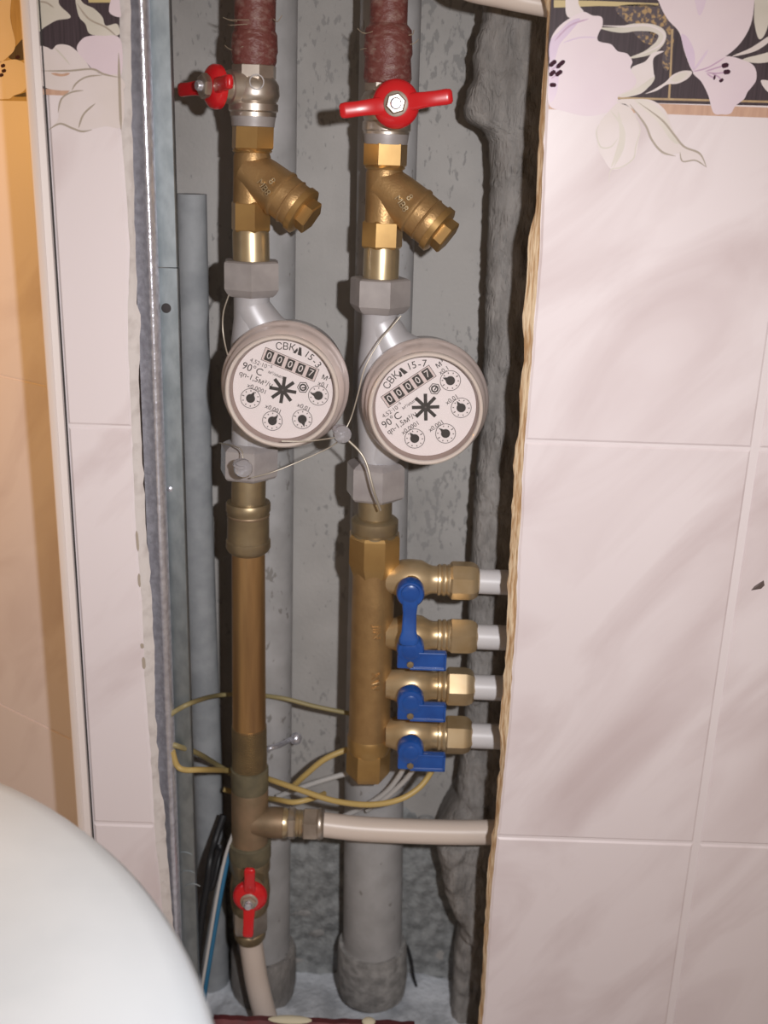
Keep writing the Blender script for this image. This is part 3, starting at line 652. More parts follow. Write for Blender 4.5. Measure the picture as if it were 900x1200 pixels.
v2 = thing('ball_valve', base_of(AX2, 160), 'ball valve with red butterfly handle facing forward, top of right pipe', 'valve', 'ball valves with red handles')
hexp('top_hex', AX2, 94, 108, 27, 'nickel', v2, phase=0.3, seg=8)
part('body', AX2, [(104, 23), (108, 27), (114, 30), (126, 30.5), (136, 28), (141, 26), (143, 28.5), (152, 28.5), (154, 27), (157, 27)], 'nickel', v2)
part('thread_seal', AX2, [(153, 26), (157, 26.6), (163, 26), (169, 25)], 'zinc_grey', v2)
c2 = P(464, 121.5, 0.020)
obj('bonnet', *lathe(Vector((c2.x, 0.045, c2.z)), (0, -1, 0), [(0, 0.010), (0.010, 0.010), (0.0105, 0.008), (0.018, 0.008)], 24), 'nickel', v2)
butterfly(c2, (0, -1, 0), (P(525, 114, 0.015) - P(405, 130, 0.015)), v2, 1.0, lift=0.003, length=0.0335)

# ---------- Y strainers
def strainer(axis, v_top, v_hexb, v_mid, v_hex2, v_end, hw, bp0, bp1, label, word, wpos):
    t = thing('strainer', base_of(axis, v_end), label, 'strainer', 'brass Y strainers')
    hexp('top_hex', axis, v_top, v_hexb, hw, 'brass', t, phase=math.pi / 6 + (0.22 if axis is AX2 else -0.20))
    part('body', axis, [(v_hexb - 4, hw * 0.78), (v_hexb + 3, hw * 0.80), (v_hexb + 8, hw * 0.86), (v_mid, hw * 0.84), (v_hex2 + 2, hw * 0.82)], 'brass_cast', t)
    part('bead', axis, [(v_hexb - 1, hw * 0.86), (v_hexb + 1, hw * 0.92), (v_hexb + 3, hw * 0.86)], 'brass', t)
    hexp('bottom_hex', axis, v_hex2, v_end, hw * 0.93, 'brass', t, phase=math.pi / 6 + (0.22 if axis is AX2 else -0.20))
    A = P(*bp0, YP); B = P(*bp1, YP - 0.012); d = (B - A); L = d.length; d.normalize()
    r = 28.0 / pxm(A)
    obj('branch', *lathe(A, d, [(0, r * 0.80), (L * 0.25, r * 0.92), (L * 0.48, r * 0.98), (L * 0.50, r * 1.03), (L * 0.53, r * 1.03), (L * 0.55, r * 0.96), (L * 0.66, r * 0.96), (L * 0.67, r * 1.0), (L * 0.69, r * 0.94), (L * 0.78, r * 0.95), (L * 0.80, r * 0.9)], 40), 'brass_cast', t)
    cp = obj('cap', *lathe(A, d, [(L * 0.70, r * 0.9), (L * 0.785, r * 0.90), (L * 0.79, r * 1.03), (L * 0.86, r * 1.03), (L * 0.88, r * 0.9)], 40), 'brass', t)
    obj('cap_hex', *lathe(A, d, [(L * 0.86, r * 0.70), (L * 0.985, r * 0.74), (L * 1.0, r * 0.66)], 6, 0.4), 'brass', cp, angle=20)
    for k, (wd, dv) in enumerate(word):
        V, F = text_mesh(wd, 0.0058); c = A + d * (L * 0.36) + Vector((0, -r * 0.93 - 0.0012, 0)) - Vector((d.x, 0, d.z)) * 0.001
        ang = math.radians(wpos); ex = Vector((math.cos(ang), 0, math.sin(ang))); ez = Vector((-math.sin(ang), 0, math.cos(ang)))
        V = [c + ex * p.x + ez * (p.y + dv) + Vector((0, -0.0009 + p.x * d.y / math.hypot(d.x, d.z) + (p.y + dv) ** 2 / (2 * r), 0)) for p in V]
        o = obj('raised_mark', V, F, 'brass_pale', t, smooth=False); so = o.modifiers.new('solid', 'SOLIDIFY'); so.thickness = 0.0022; so.offset = 0
    return t
strainer(AX1, 146, 176, 205, 237, 273, 25.5, (290, 196), (366, 257), 'brass Y strainer on the left pipe below the red handle', [('8', 0.004), ('MB8', -0.002)], -52)
strainer(AX2, 166, 196, 225, 260, 293, 26, (446, 212), (526, 280), 'brass Y strainer on the right pipe below the red handle', [('8', 0.004), ('MB8', -0.002)], -52)

# ---------- union couplings (tail + nut)
def union(axis, st_tail, nut, mt, mn, label, phase=0.2):
    t = thing('union_coupling', base_of(axis, max(nut[1], st_tail[-1][0])), label, 'coupling', 'meter union couplings')
    part('tail', axis, st_tail, mt, t)
    v0, v1, hw = nut
    part('nut', axis, [(v0, hw * 0.90), (v0 + 2, hw * 0.985), (v0 + 4, hw), (v1 - 8, hw), (v1 - 3, hw * 0.90), (v1, hw * 0.78)], mn, t, 6, phase, angle=20)
    return t
union(AX1, [(271, 20.5), (275, 21.5), (310, 21.5)], (308, 350, 36), 'brass_pale', 'zinc_grey', 'grey union nut with brass tail above the left meter', 0.12)
union(AX2, [(291, 20), (296, 21), (331, 21)], (329, 370, 36), 'brass_pale', 'zinc_grey', 'grey union nut with brass tail above the right meter', 0.34)
def union_low(axis, st_tail, nut, mt, mn, label, phase):
    t = thing('union_coupling', base_of(axis, st_tail[-1][0]), label, 'coupling', 'meter union couplings')
    part('tail', axis, st_tail, mt, t)
    v0, v1, hw = nut
    part('nut', axis, [(v0, hw * 0.72), (v0 + 5, hw * 0.90), (v0 + 9, hw), (v1 - 4, hw), (v1 - 2, hw * 0.98), (v1, hw * 0.9)], mn, t, 6, phase, angle=20)
    return t
union_low(AX1, [(562, 20), (595, 20)], (524, 567, 35), 'brass_dull', 'clear_nut', 'grey union nut under the left meter beside the clear seal', 0.30)
union_low(AX2, [(586, 20), (618, 20)], (546, 592, 35), 'brass_dull', 'clear_nut', 'grey union nut under the right meter above the manifold', 0.25)

# ---------- water meters
def meter(axis, v0, v1, front, back, theta, label, faces, txt3):
    (fu, fv, fr), (bu, bv, br) = front, back
    YFR, YBK = 0.010, 0.040
    t = thing('water_meter', base_of(axis, v1), label, 'water meter', 'round water meters')
    part('flow_body', axis, [(v0, 23), (v0 + 6, 21), (v0 + 30, 21), (v0 + 60, 24), (v1 - 60, 24), (v1 - 30, 21), (v1 - 4, 21), (v1, 25)], 'silver_enamel', t)
    C = P(fu, fv, YFR); rF = fr / pxm(C); Bc = P(bu, bv, YBK); rB = br / pxm(Bc)
    C = Vector(((C.x + Bc.x) / 2, YFR, (C.z + Bc.z) / 2)); S = rF
    ax = Vector((0, -1, 0)); A = Vector((C.x, YBK, C.z))
    rot = math.radians(theta); ex = Vector((math.cos(rot), 0, math.sin(rot))); ez = Vector((-math.sin(rot), 0, math.cos(rot)))
    # chamber casting joining the flow body, shoulders above and below
    zmid = C.z
    xp = X_at(lerp_list(axis, fv), YP, zmid)
    obj('chamber', *lathe(Vector((C.x, YBK + 0.034, C.z)), ax, [(0, rB * 0.80), (0.004, rB * 0.92), (0.022, rB * 0.95), (0.032, rB * 0.97), (0.034, rB * 0.94)], 64), 'silver_enamel', t)
    for sg in (1, -1):
        q = [Vector((xp, YP, zmid + sg * rB * 1.20)), Vector((xp + 0.004, YP, zmid + sg * rB * 1.0)), Vector((xp + 0.012, YP, zmid + sg * rB * 0.72)), Vector((C.x, YP, zmid + sg * rB * 0.45))]
        obj('shoulder', *tube(q, lambda k: 0.0118 + 0.005 * k, 24), 'silver_enamel', t)
    # housing rings
    rg = obj('housing_ring', *lathe(A, ax, [(0, rB * 0.96), (0.0, rB * 1.0), (0.003, rB * 1.02), (0.007, rB * 1.02), (0.009, rB * 0.99), (0.012, rB * 0.955), (0.020, rB * 0.945), (0.023, rF * 0.985), (0.024, rF * 0.97)], 96, close=False), 'rim_plastic', t, angle=50)
    obj('rim', *lathe(A, ax, [(0.022, rF * 0.97), (0.0235, rF * 1.0), (0.0275, rF * 1.005), (0.0295, rF * 0.985), (0.030, rF * 0.96), (0.0294, rF * 0.935), (0.0270, rF * 0.925), (0.0215, rF * 0.905)], 96, close=False), 'rim_bright', rg, angle=50)
    obj('inner_ring', *lathe(A, ax, [(0.0275, rF * 0.928), (0.0262, rF * 0.91), (0.0225, rF * 0.90), (0.0205, rF * 0.885), (0.0200, rF * 0.86)], 96, close=False), 'rim_inner_shade', rg, angle=50)  # shade between rim and dial is put into this ring's colour
    YD = YBK - 0.0212                    # dial plane
    rd = rF * 0.885
    dial = obj('dial', *lathe(Vector((C.x, YD + 0.0012, C.z)), ax, [(0, rd), (0.0012, rd)], 96), 'dial_paper', t, angle=30)
    obj('glass', *lathe(Vector((C.x, YBK - 0.0266, C.z)), ax, [(0, rF * 0.925), (0.0012, rF * 0.925)], 96), 'clear_glass', t, angle=30)
    k = rd / 58.0
    def put(V, F, x, y, rz, name, m, lay, parent=dial):
        a = math.radians(rz); c, s_ = math.cos(a), math.sin(a); out = []
        for p in V:
            px, py = x * k + p[0] * c - p[1] * s_, y * k + p[0] * s_ + p[1] * c
            out.append(Vector((C.x, YD - 0.00006 * lay, C.z)) + ex * px + ez * py)
        return obj(name, out, F, m, parent, smooth=False)
    def rect(w, h): return [(-w * k / 2, -h * k / 2), (w * k / 2, -h * k / 2), (w * k / 2, h * k / 2), (-w * k / 2, h * k / 2)], [(0, 1, 2, 3)]
    def disc(r, n=24): return [(math.cos(2 * math.pi * i / n) * r * k, math.sin(2 * math.pi * i / n) * r * k) for i in range(n)], [tuple(range(n))]
    def annulus(r0, r1, n=32):
        V = [(math.cos(2 * math.pi * i / n) * r * k, math.sin(2 * math.pi * i / n) * r * k) for r in (r0, r1) for i in range(n)]
        return V, [(i, (i + 1) % n, n + (i + 1) % n, n + i) for i in range(n)]
    def text(s_, size, x, y, rz=0, m='ink', lay=3, name='lettering', sp=1.0):
        V, F = text_mesh(s_, size * k, sp); return put(V, F, x, y, rz, name, m, lay)
    # counter window and digits
    wdw = put(*rect(66.5, 16), -3, 31, 0, 'counter_window', 'ink_soft', 1)
    put(*rect(65.3, 14.8), -3, 31, 0, 'counter_window', 'dial_window', 2)
    for i, ch in enumerate('00007'):
        x = -3 + (i - 2) * 12.9
        put(*rect(8.8, 12.6), x, 31, 0, 'digit_wheel', 'ink', 3)
        V, F = text_mesh(ch, 11.5 * k); put(V, F, x, 31, 0, 'digit', 'digit_white', 4)
    text('м³', 10, 41, 33); 
    # type name on an arc
    for i, (ch, a) in enumerate([('С', 116), ('В', 107.5), ('К', 99), ('1', 78), ('5', 71.5), ('-', 64.5), (txt3, 58)]):
        a = math.radians(a); text(ch, 11.5, math.cos(a) * 50.6, math.sin(a) * 50.6, math.degrees(a) - 90 + 0, name='lettering')
    put([(-4.6 * k, -3.8 * k), (-1.4 * k, -3.8 * k), (-0.2 * k, 0.8 * k), (-1.8 * k, 3.2 * k)], [(0, 1, 2, 3)], -0.5, 49, 0, 'emblem', 'ink', 3)
    put([(0.2 * k, -3.8 * k), (5.2 * k, -3.8 * k), (1.6 * k, 5 * k), (-1.2 * k, 5 * k)], [(0, 1, 2, 3)], 0.5, 49, 0, 'emblem', 'ink', 3)
    text('4,52·10⁻⁵', 7, -34, 18.2, 0, 'ink_soft'); text('м³/имп', 5.6, -14, 13.5, 0, 'ink_soft')
    text('90°C', 12, -41, 9); text('qn-1,5м³/ч', 9.2, -33, -0.5)
    # impeller star
    for i in range(8):
        a = 2 * math.pi * i / 8 + 0.22; c, s_ = math.cos(a), math.sin(a)
        V = [(4 * c * k + 2.0 * s_ * k, 4 * s_ * k - 2.0 * c * k), (15.8 * c * k + 2.0 * s_ * k, 15.8 * s_ * k - 2.0 * c * k), (15.8 * c * k - 2.0 * s_ * k, 15.8 * s_ * k + 2.0 * c * k), (4 * c * k - 2.0 * s_ * k, 4 * s_ * k + 2.0 * c * k)]
        put(V, [(0, 1, 2, 3)], 0, 0, 0, 'impeller_arm', 'ink', 3)
    put(*disc(5.4), 0, 0, 0, 'impeller_hub', 'ink', 4); put(*disc(1.2, 10), 0, 0, 0, 'impeller_hub', 'ink_soft', 5)
    # approval mark
    put(*annulus(6.0, 7.0, 6), 20.5, 12, 20, 'approval_mark', 'ink', 3); put(*annulus(2.6, 4.4, 18), 20.5, 12, 0, 'approval_mark', 'ink', 3)
    put(*rect(5, 1.4), 21.5, 12, 25, 'approval_mark', 'ink', 4)
    # four small dials
    for (x, y, lx_, ly, s_), pt in zip([(-31, -24, -28, -10.5, 'x0,0001'), (2, -39, -2, -25.5, 'x0,001'), (33.5, -23.5, 30, -9.5, 'x0,01'), (40.5, 10, 41, 24, 'x0,1')], faces):
        sd = put(*annulus(11.2, 11.9), x, y, 0, 'small_dial', 'ink_soft', 3)
        for j in range(10):
            a = math.radians(36 * j); r0, r1 = (8.2, 9.8) if j % 5 else (7.8, 10.4)
            c, s2 = math.cos(a), math.sin(a)
            V = [(r0 * c * k + .55 * s2 * k, r0 * s2 * k - .55 * c * k), (r1 * c * k + .55 * s2 * k, r1 * s2 * k - .55 * c * k), (r1 * c * k - .55 * s2 * k, r1 * s2 * k + .55 * c * k), (r0 * c * k - .55 * s2 * k, r0 * s2 * k + .55 * c * k)]
            put(V, [(0, 1, 2, 3)], x, y, 0, 'tick', 'ink_soft', 3)
        put(*disc(5.3), x, y, 0, 'pointer', 'ink', 4)
        a = math.radians(pt) - rot; c, s2 = math.cos(a), math.sin(a)
        V = [(4.2 * s2 * k, -4.2 * c * k), (9.6 * c * k, 9.6 * s2 * k), (-4.2 * s2 * k, 4.2 * c * k)]
        put(V, [(0, 1, 2)], x, y, 0, 'pointer', 'ink', 5)
        text(s_, 7.4, lx_, ly, 0, 'ink')
    return t, C, rF
m1, MC1, MR1 = meter(AX1, 346, 530, (329, 461, 67), (336, 448.5, 73), -21, 'round water meter on the left pipe, dial turned clockwise', (60, 45, -75, 165), '3')
m2, MC2, MR2 = meter(AX2, 366, 552, (500, 482.5, 67.5), (497, 467, 72.5), 36, 'round water meter on the right pipe, dial turned anticlockwise', (130, 140, 125, 160), '7')

# ---------- left pipe below the meter
t = thing('pipe_socket', base_of(AX1, 652), 'brown bronze socket under the left meter', 'fitting')
part('body', AX1, [(595, 22), (596, 25), (598, 26), (606, 26), (608, 24.5), (640, 24.5), (642, 26), (650, 26), (653, 24), (655, 19)], 'brass_dull', t)
part('rib', AX1, [(609, 24.3), (611, 25.2), (613, 24.3)], 'bronze_brown', t)
t = thing('long_nipple', base_of(AX1, 912), 'shiny copper-brown long pipe nipple on the left', 'pipe')
part('pipe', AX1, [(648, 19.5), (862, 19.5)], 'copper_pipe', t)
st_th = []
for i in range(26):
    v = 860 + i * 2.0; st_th += [(v, 18.9), (v + 1.0, 20.4)]
part('thread', AX1, st_th + [(914, 19.5)], 'brass_dull', t, angle=25)
t = thing('tee_fitting', base_of(AX1, 1016), 'brown brass tee on the left pipe feeding the cream hose', 'fitting')
part('collar', AX1, [(910, 20), (912, 22), (934, 22), (936, 21)], 'bronze_green', t)
part('body', AX1, [(935, 20.5), (938, 21.5), (1000, 21.5), (1012, 23)], 'bronze_brown', t)
part('lower_collar', AX1, [(998, 22), (1001, 24.5), (1018, 24.5), (1020, 23)], 'bronze_green', t)
TY = 0.050; tz = P(300, 963, TY).z
def hlathe(us, z, Y, seg=40, phase=0.0):
    A = Vector((X_at(us[0][0], Y, z), Y, z)); pr = []
    for u, hw in us:
        x = X_at(u, Y, z); pr.append((x - A.x, hw / pxm((x, Y, z))))
    return lathe(A, (1, 0, 0), pr, seg, phase)
obj('branch', *hlathe([(296, 15), (312, 17), (318, 18), (332, 18), (334, 16)], tz, TY), 'bronze_brown', t)
t = thing('compression_joint', (X_at(355, TY, tz), TY, tz), 'bright compression joint between the tee and the cream hose', 'fitting')
obj('ring', *hlathe([(326, 15), (327, 17), (334, 17.5), (338, 16)], tz, TY), 'brass_pale', t)
obj('hex_body', *hlathe([(337, 17), (339, 19.5), (345, 19.5), (347, 17.5)], tz, TY, 6, 0.3), 'nickel', t, angle=20)
obj('thread', *hlathe([(346, 15), (348, 16), (350, 15), (352, 16), (354, 15), (356, 16)], tz, TY), 'brass_pale', t)
obj('nut', *hlathe([(355, 17.5), (357, 19.5), (371, 19.5), (374, 18)], tz, TY, 6, 0.5), 'nickel', t, angle=20)
obj('nut_lip', *hlathe([(373, 18), (375, 18.5), (378, 17.5), (380, 15)], tz, TY), 'nickel', t)
V, F = tube([(X_at(372, TY, tz), TY, tz), P(420, 971, 0.05), P(480, 974, 0.05), P(540, 975.5, 0.048), P(600, 975, 0.045), P(650, 976, 0.043)], 14.3 / pxm(P(480, 974, 0.05)), 24)
tag(obj('hose_pipe', V, F, 'cream_pipe'), 'cream plastic pipe running right from the tee to the board edge', 'pipe')
v3 = thing('ball_valve', base_of(AX1, 1108), 'small brass ball valve with upright red handle at the bottom left', 'valve', 'ball valves with red handles')
part('body', AX1, [(1017, 21.5), (1020, 23.5), (1032, 23.5), (1034, 21), (1042, 22), (1058, 23.5), (1074, 22), (1078, 20)], 'brass_dull', v3)
hexp('bottom_hex', AX1, 1076, 1102, 21.5, 'nickel', v3, phase=0.25)
part('lip', AX1, [(1100, 18), (1102, 19), (1109, 18), (1111, 15)], 'brass_dull', v3)
c3 = P(292, 1056, 0.018)
obj('bonnet', *lathe(Vector((c3.x, 0.045, c3.z)), (0, -1, 0), [(0, 0.009), (0.010, 0.009), (0.0105, 0.007), (0.02, 0.007)], 24), 'brass_dull', v3)
butterfly(c3, (0, -1, 0.0), (0.03, 0, 1), v3, 0.93, lift=0.004)
V, F = tube([base_of(AX1, 1096), P(295, 1112, 0.056), P(300, 1145, 0.055), P(308, 1180, 0.05), P(320, 1220, 0.045), P(335, 1260, 0.04)], 13.6 / pxm(P(300, 1150, YP)), 24)
tag(obj('drain_hose', V, F, 'cream_pipe'), 'cream plastic pipe going down from the lower left valve', 'pipe')

# ---------- brass manifold with four blue-handled outlets
mf = thing('manifold', base_of(AX2, 920), 'tall brass manifold with four blue levers on the right pipe', 'manifold')
part('top_ring', AX2, [(612, 21), (615, 25), (618, 27.5), (630, 27.5), (632, 26), (634, 28), (642, 28.5), (644, 27)], 'brass_dull', mf)
part('top_hex', AX2, [(634, 29), (638, 31.5), (668, 31.5), (676, 28), (681, 25.5)], 'brass', mf, 8, math.pi / 8 + 0.03, angle=20)
part('body', AX2, [(674, 25.2), (690, 24.8), (868, 24.0), (874, 24.6), (880, 24.8)], 'brass_cast', mf)
part('bottom_ring', AX2, [(872, 24), (876, 25.6), (888, 25.2), (892, 23)], 'brass', mf)
hexp('end_plug', AX2, 889, 921, 25.5, 'brass', mf, phase=math.pi / 6 + 0.05)
for wd, v in (('XW', 800), ('JIN', 742)):
    V, F = text_mesh(wd, 0.0085); c = P(440, v, YP); rr = 24.4 / pxm(c); c = Vector((X_at(lerp_list(AX2, v), YP, c.z), YP, P(440, v, YP - rr).z))
    out = []
    for p in V:
        a = (p.y + 0.003) / rr; out.append(c + Vector((math.sin(a) * (rr + 0.0003), -math.cos(a) * (rr + 0.0003), -p.x)))
    o = obj('raised_mark', out, F, 'brass_cast', mf, smooth=False); so = o.modifiers.new('solid', 'SOLIDIFY'); so.thickness = 0.0018; so.offset = 0
outs = [(679, 527, 560, 'down', 681.5, 597), (744, 526, 558, 'right', 0, 592), (803, 523, 554.5, 'right', 0, 588), (860, 521, 551.5, 'right', 0, 584)]
names = ['topmost', 'second from the top', 'third from the top', 'lowest']
for i, (v, n0, n1, way, _, pe) in enumerate(outs):
    OY = YP - 0.003; z = P(500, v, OY).z
    ov = obj('outlet', *hlathe([(452, 16), (462, 19), (470, 22.5), (482, 23.5), (494, 22.5), (502, 18), (507, 16.5), (512, 16.5), (513, 18.5), (516, 18.5), (517, 17), (519, 18.8), (522, 18.8), (523, 17), (525, 18.8), (n0 + 2, 18.5)], z, OY, 40), 'brass_dusty', mf, angle=50)
    obj('union_nut', *hlathe([(n0, 20), (n0 + 2.5, 22.5), (n1 - 10, 22.5), (n1 - 5, 21.5), (n1 - 1, 19), (n1 + 1, 16)], z, OY, 6 if i else 8, 0.35 + 0.3 * i), 'brass_dusty', ov, angle=20)
    xs = X_at(482, OY, z); YH = 0.024
    obj('stem_neck', *lathe((xs, OY - 0.008, z), (0, -1, 0), [(0, 0.008), (0.010, 0.007), (0.016, 0.006)], 20), 'brass', ov)
    hz = z
    lv = obj('lever', *lathe((xs - 0.001, YH + 0.0085, hz + (0 if way == 'down' else 0.001)), (0, -1, 0), [(0, 0.0090), (0.001, 0.0098), (0.0090, 0.0098), (0.0105, 0.0088), (0.0112, 0.006)], 32), 'blue_enamel', ov)
    if way == 'down':
        rings = []
        for dz, wd, dy in [(0.006, 0.0060, 0.000), (-0.006, 0.0056, -0.001), (-0.014, 0.0048, -0.002), (-0.026, 0.0052, -0.0045), (-0.031, 0.0068, -0.006), (-0.034, 0.0066, -0.0065), (-0.0352, 0.005, -0.0065)]:
            c = Vector((xs - 0.001, YH + dy, hz + dz)); th = 0.0024
            rings.append([c + Vector((wd * math.copysign(abs(math.cos(a)) ** 0.5, math.cos(a)), th * math.copysign(abs(math.sin(a)) ** 0.5, math.sin(a)), 0)) for a in [2 * math.pi * j / 20 for j in range(20)]])
        obj('lever_arm', *rings_mesh(rings), 'blue_enamel', lv, angle=50)
        obj('hub_boss', *lathe((xs - 0.001, YH - 0.0024, hz + 0.0015), (0, -1, 0), [(0, 0.0066), (0.0010, 0.0063), (0.0016, 0.0052), (0.0019, 0.0030)], 24), 'blue_enamel', lv)
        obj('screw', *lathe((xs - 0.001, YH - 0.0015, hz - 0.0045), (0, -1, 0), [(0, 0.0030), (0.0014, 0.0028), (0.0016, 0.0012)], 12), 'brass_pale', lv)
    else:
        xc0, xc1 = xs - 0.0102, xs + 0.0248
        V, F = boxm(((xc0 + xc1) / 2, YH + 0.001, hz - 0.0065), (1, 0, 0), (0, 1, 0), (0, 0, 1), (xc1 - xc0) / 2, 0.0026, 0.0068)
        bevel(obj('lever_arm', V, F, 'blue_enamel', lv, smooth=False), 0.0012, 2)
        for (rx, rz, hx_, hz_) in ((0.0045, -0.0005, 0.0128, 0.0008), (0.0045, -0.0125, 0.0128, 0.0008), (0.0166, -0.0065, 0.0008, 0.0068)):
            V, F = boxm(((xc0 + xc1) / 2 + rx, YH - 0.0020, hz + rz), (1, 0, 0), (0, 1, 0), (0, 0, 1), hx_, 0.0010, hz_)
            bevel(obj('lever_rim', V, F, 'blue_enamel', lv, smooth=False), 0.0004, 2)
        obj('hub_boss', *lathe((xs - 0.001, YH - 0.0020, hz + 0.001), (0, -1, 0), [(0, 0.0064), (0.0010, 0.0062), (0.0016, 0.0050), (0.0019, 0.0030)], 24), 'blue_enamel', lv)
        obj('screw', *lathe((xs - 0.0008, YH - 0.0016, hz - 0.0095), (0, -1, 0), [(0, 0.0026), (0.0012, 0.0024), (0.0014, 0.001)], 12), 'brass_dull', lv)
    x0, x1 = X_at(n1 - 6, OY, z), X_at(pe + 60, OY, z)
    obj_pipe = obj('branch_pipe', *tube([(x0, OY, z), ((x0 + x1) / 2, OY, z - 0.0003), (x1, OY + 0.002, z - 0.001)], 14.8 / pxm((x0, OY, z)), 24), 'white_pipe')
    tag(obj_pipe, 'white plastic pipe leaving the %s manifold outlet' % names[i], 'pipe', 'white pipes from the manifold')

# ---------- white tube across the top right
V, F = tube([P(524, -78, 0.142), P(526, -46, 0.085), P(540, -17, 0.042), P(590, -4, 0.029), P(640, 6, 0.025), P(700, 18, 0.02)], 13 / pxm(P(600, 0, 0.03)), 24)
tag(obj('loose_tube', V, F, 'cream_pipe'), 'cream plastic tube slanting across the top behind the right board', 'pipe')

# ---------- wires
def wire(name, pts, r, m, label, group=None, cat='wire'):
    V, F = tube([P(*p) for p in pts], r, 10, 8)
    return tag(obj(name, V, F, m), label, cat, group)
G = 'loose wires in the shaft'
wire('electric_wire', [(198, 840, .015), (206, 833, .015), (226, 823, .022), (255, 815, .088), (290, 814, .092), (330, 818, .085), (370, 828, .085), (420, 838, .088), (450, 842, .10)], 0.0018, 'wire_olive', 'olive wire passing behind the copper pipe above the clamp', G)
wire('electric_wire', [(262, 925, .090), (280, 930, .092), (300, 934, .088), (325, 937, .06), (345, 940, .05), (368, 935, .055), (380, 930, .07)], 0.0021, 'wire_yellow', 'yellow wire sagging just above the compression joint', G)
wire('electric_wire', [(202, 880, .013), (207, 896, .014), (216, 902, .015), (238, 902, .026), (268, 903, .070), (300, 908, .074), (318, 914, .055), (350, 925, .040), (390, 938, .030), (430, 943, .022), (465, 938, .020), (490, 924, .025), (505, 905, .034), (510, 890, .05)], 0.0022, 'wire_yellow', 'long yellow wire looping below the manifold to the lowest blue lever', G)
wire('electric_wire', [(343, 922, .075), (358, 908, .072), (380, 890, .072), (405, 879, .076), (425, 874, .085)], 0.0024, 'wire_yellow', 'short yellow wire rising to the left side of the manifold foot', G)
wire('electric_wire', [(200, 872, .0165), (210, 875, .0170), (232, 883, .040), (254, 896, .082), (275, 909, .086), (298, 920, .087)], 0.0021, 'wire_olive', 'olive wire slanting from the steel profile behind the tee', G)
wire('electric_wire', [(325, 934, .080), (350, 924, .078), (380, 914, .078), (408, 906, .080), (425, 902, .085)], 0.0022, 'wire_pale', 'pale blue-white wire reaching the foot of the manifold', G)
wire('electric_wire', [(474, 898, .055), (466, 912, .058), (450, 930, .062), (425, 946, .068), (400, 958, .072)], 0.0022, 'wire_pale', 'grey wire descending from under the lowest blue lever', G)
wire('electric_wire', [(488, 897, .050), (474, 915, .055), (452, 935, .06), (430, 950, .066)], 0.0020, 'wire_pale', 'second grey wire beside the one under the lowest blue lever', G)
wire('electric_wire', [(477, 1108, .128), (482, 1125, .124), (485, 1145, .12), (489, 1160, .118), (493, 1180, .112)], 0.0012, 'wire_black', 'thin black strand beside the foot of the right riser', G)  # strand drawn in for a thin dark line by the riser foot
wire('electric_wire', [(276, 975, .060), (268, 1000, .055), (258, 1050, .045), (248, 1110, .040), (240, 1160, .036), (235, 1200, .034)], 0.0022, 'wire_blue', 'blue wire hanging beside the lower left valve', G)
wire('electric_wire', [(273, 977, .052), (264, 1004, .047), (254, 1052, .037), (244, 1112, .032), (236, 1160, .028), (230, 1200, .026)], 0.0014, 'wire_pale', 'white wire hanging along the blue wire', G)
wire('electric_wire', [(262, 955, .085), (252, 985, .075), (246, 1010, .06), (243, 1035, .055), (236, 1075, .05), (230, 1130, .045)], 0.0030, 'wire_black', 'thick black cable hanging left of the blue wire', G)
wire('electric_wire', [(258, 990, .07), (255, 1015, .06), (250, 1036, .055), (246, 1040, .055), (249, 1020, .058), (256, 995, .06)], 0.0024, 'wire_black', 'small black cable loop beside the tee', G)

# ---------- seal wires and clear seals
SG = 'thin sealing wires on the meters'
def swire(pts, label, r=0.00045): wire('seal_wire', pts, r, 'seal_wire', label, SG)
swire([(268, 346, .045), (262, 365, .035), (261, 385, .030), (264, 405, .030), (268, 420, .035)], 'thin sealing wire bowed beside the left meter top', 0.0005)
swire([(257, 519, .060), (275, 523, .030), (284, 530, .022), (284, 550, .018)], 'thin sealing wire leading left from the lower left nut')
swire([(294, 560, .020), (320, 553, .020), (350, 541, .024), (385, 525, .026), (402, 513, .022)], 'thin sealing wire strung between the two clear seals')
swire([(330, 517, .000), (360, 517, .004), (385, 514, .012), (400, 511, .020)], 'thin sealing wire along the lower rim of the left meter')
swire([(404, 505, .022), (412, 488, .024), (420, 460, .022), (428, 430, .022), (445, 400, .026), (460, 382, .030), (470, 370, .032)], 'thin sealing wire rising left of the right meter')
swire([(408, 516, .022), (422, 530, .022), (430, 545, .020), (438, 575, .018), (446, 598, .024)], 'thin sealing wire dropping across the lower right nut', 0.0008)
def seal(u, v, Y, label):
    c = P(u, v, Y); t = thing('clear_seal', c, label, 'seal', 'clear plastic seals')
    obj('shell', *lathe(c + Vector((0, 0.004, -0.0002)), (0.15, -1, 0.3), [(0, 0.0035), (0.001, 0.0056), (0.005, 0.0062), (0.008, 0.0056), (0.0098, 0.0032)], 20), 'clear_seal', t)
    obj('rotor', *lathe(c + Vector((0, 0.003, 0)), (0.15, -1, 0.3), [(0, 0.002), (0.004, 0.0034), (0.0055, 0.0022)], 10), 'silver_enamel', t)
    obj('cap', *lathe(c + Vector((-0.0005, 0, 0.003)), (0.1, -0.3, 1), [(0, 0.0055), (0.0012, 0.0060), (0.0026, 0.0052)], 20), 'clear_seal', t)
seal(400, 511, 0.020, 'clear plastic seal hanging between the two meters')
seal(284, 551, 0.012, 'clear plastic seal in front of the nut under the left meter')

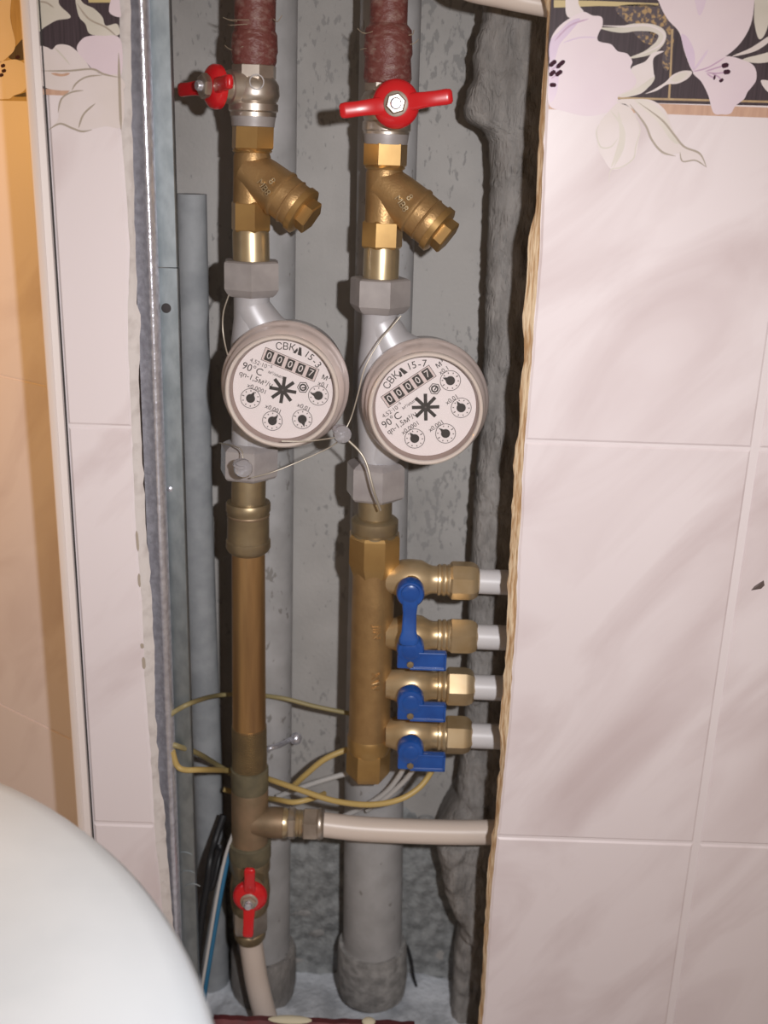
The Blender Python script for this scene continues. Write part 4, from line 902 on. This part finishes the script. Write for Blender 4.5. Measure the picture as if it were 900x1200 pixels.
# ---------- dark red strip along the foot of the opening
YS = 0.012; zs0 = P(380, 1194, YS).z
xa, xb = X_at(250, YS, zs0), X_at(486, YS, zs0)
V = []; F = []; n = 50; rows = []
for i in range(n + 1):
    x = xa + (xb - xa) * i / n; h = 0.0022 * noise.noise(Vector((x * 90, 2, 0)))
    rows.append([Vector((x, YS - 0.012, Z_FLOOR - 0.08)), Vector((x, YS - 0.012, zs0 - 0.010 + h)), Vector((x, YS - 0.004, zs0 + h)), Vector((x, YS + 0.004, zs0 - 0.003 + h)), Vector((x, YS + 0.006, Z_FLOOR - 0.08))])
V, F = rings_mesh(rows)
t = thing('threshold_strip', ((xa + xb) / 2, YS, Z_FLOOR - 0.08), 'dark red strip along the bottom of the opening', 'strip')
obj('strip', V, F, 'dark_red', t)
for (u, v, ru, rv) in [(340, 1195, 26, 4), (432, 1197, 8, 4)]:
    c = P(u, v, YS - 0.006); s = pxm(c); rings = []
    for i in range(7):
        a = -1.35 + 2.7 * i / 6
        rings.append([c + Vector((math.sin(a) * ru / s, math.cos(a) * 0.004 * math.cos(b), math.cos(a) * rv / s * math.sin(b))) for b in [2 * math.pi * j / 12 for j in range(12)]])
    obj('cream_fleck', *rings_mesh(rings), 'cream_lump', t)

# ---------- white rounded cover in the near left corner
ZL = -0.33
arc = [PZ(u, v, ZL) for u, v in [(0, 920), (60, 948), (110, 985), (160, 1030), (200, 1082), (230, 1140), (250, 1200)]]
# least-squares circle through the rim
import numpy as np
Am = np.array([[2 * p.x, 2 * p.y, 1] for p in arc]); bv_ = np.array([p.x ** 2 + p.y ** 2 for p in arc]); sol = np.linalg.lstsq(Am, bv_, rcond=None)[0]
cx, cy = float(sol[0]), float(sol[1]); Rr = math.sqrt(float(sol[2]) + cx * cx + cy * cy)
print('COVER', cx, cy, Rr, [tuple(round(k, 3) for k in p) for p in arc])
t = thing('round_cover', (cx, cy, ZL - 0.16), 'large white rounded cover filling the lower left foreground', 'cover')
obj('lid', *lathe((cx, cy, ZL), (0, 0, 1), [(-0.022, Rr * 0.965), (-0.020, Rr * 0.985), (-0.010, Rr), (0.0, Rr), (0.006, Rr * 0.985), (0.011, Rr * 0.95), (0.016, Rr * 0.85), (0.020, Rr * 0.6), (0.022, Rr * 0.3), (0.0225, 0.004)], 128), 'white_gloss', t, angle=70)
obj('body', *lathe((cx, cy, ZL), (0, 0, 1), [(-0.16, Rr * 0.70), (-0.15, Rr * 0.76), (-0.08, Rr * 0.88), (-0.018, Rr * 0.94)], 128), 'white_gloss', t, angle=70)

for o in bpy.data.objects:
    if '_base' in o: del o['_base']
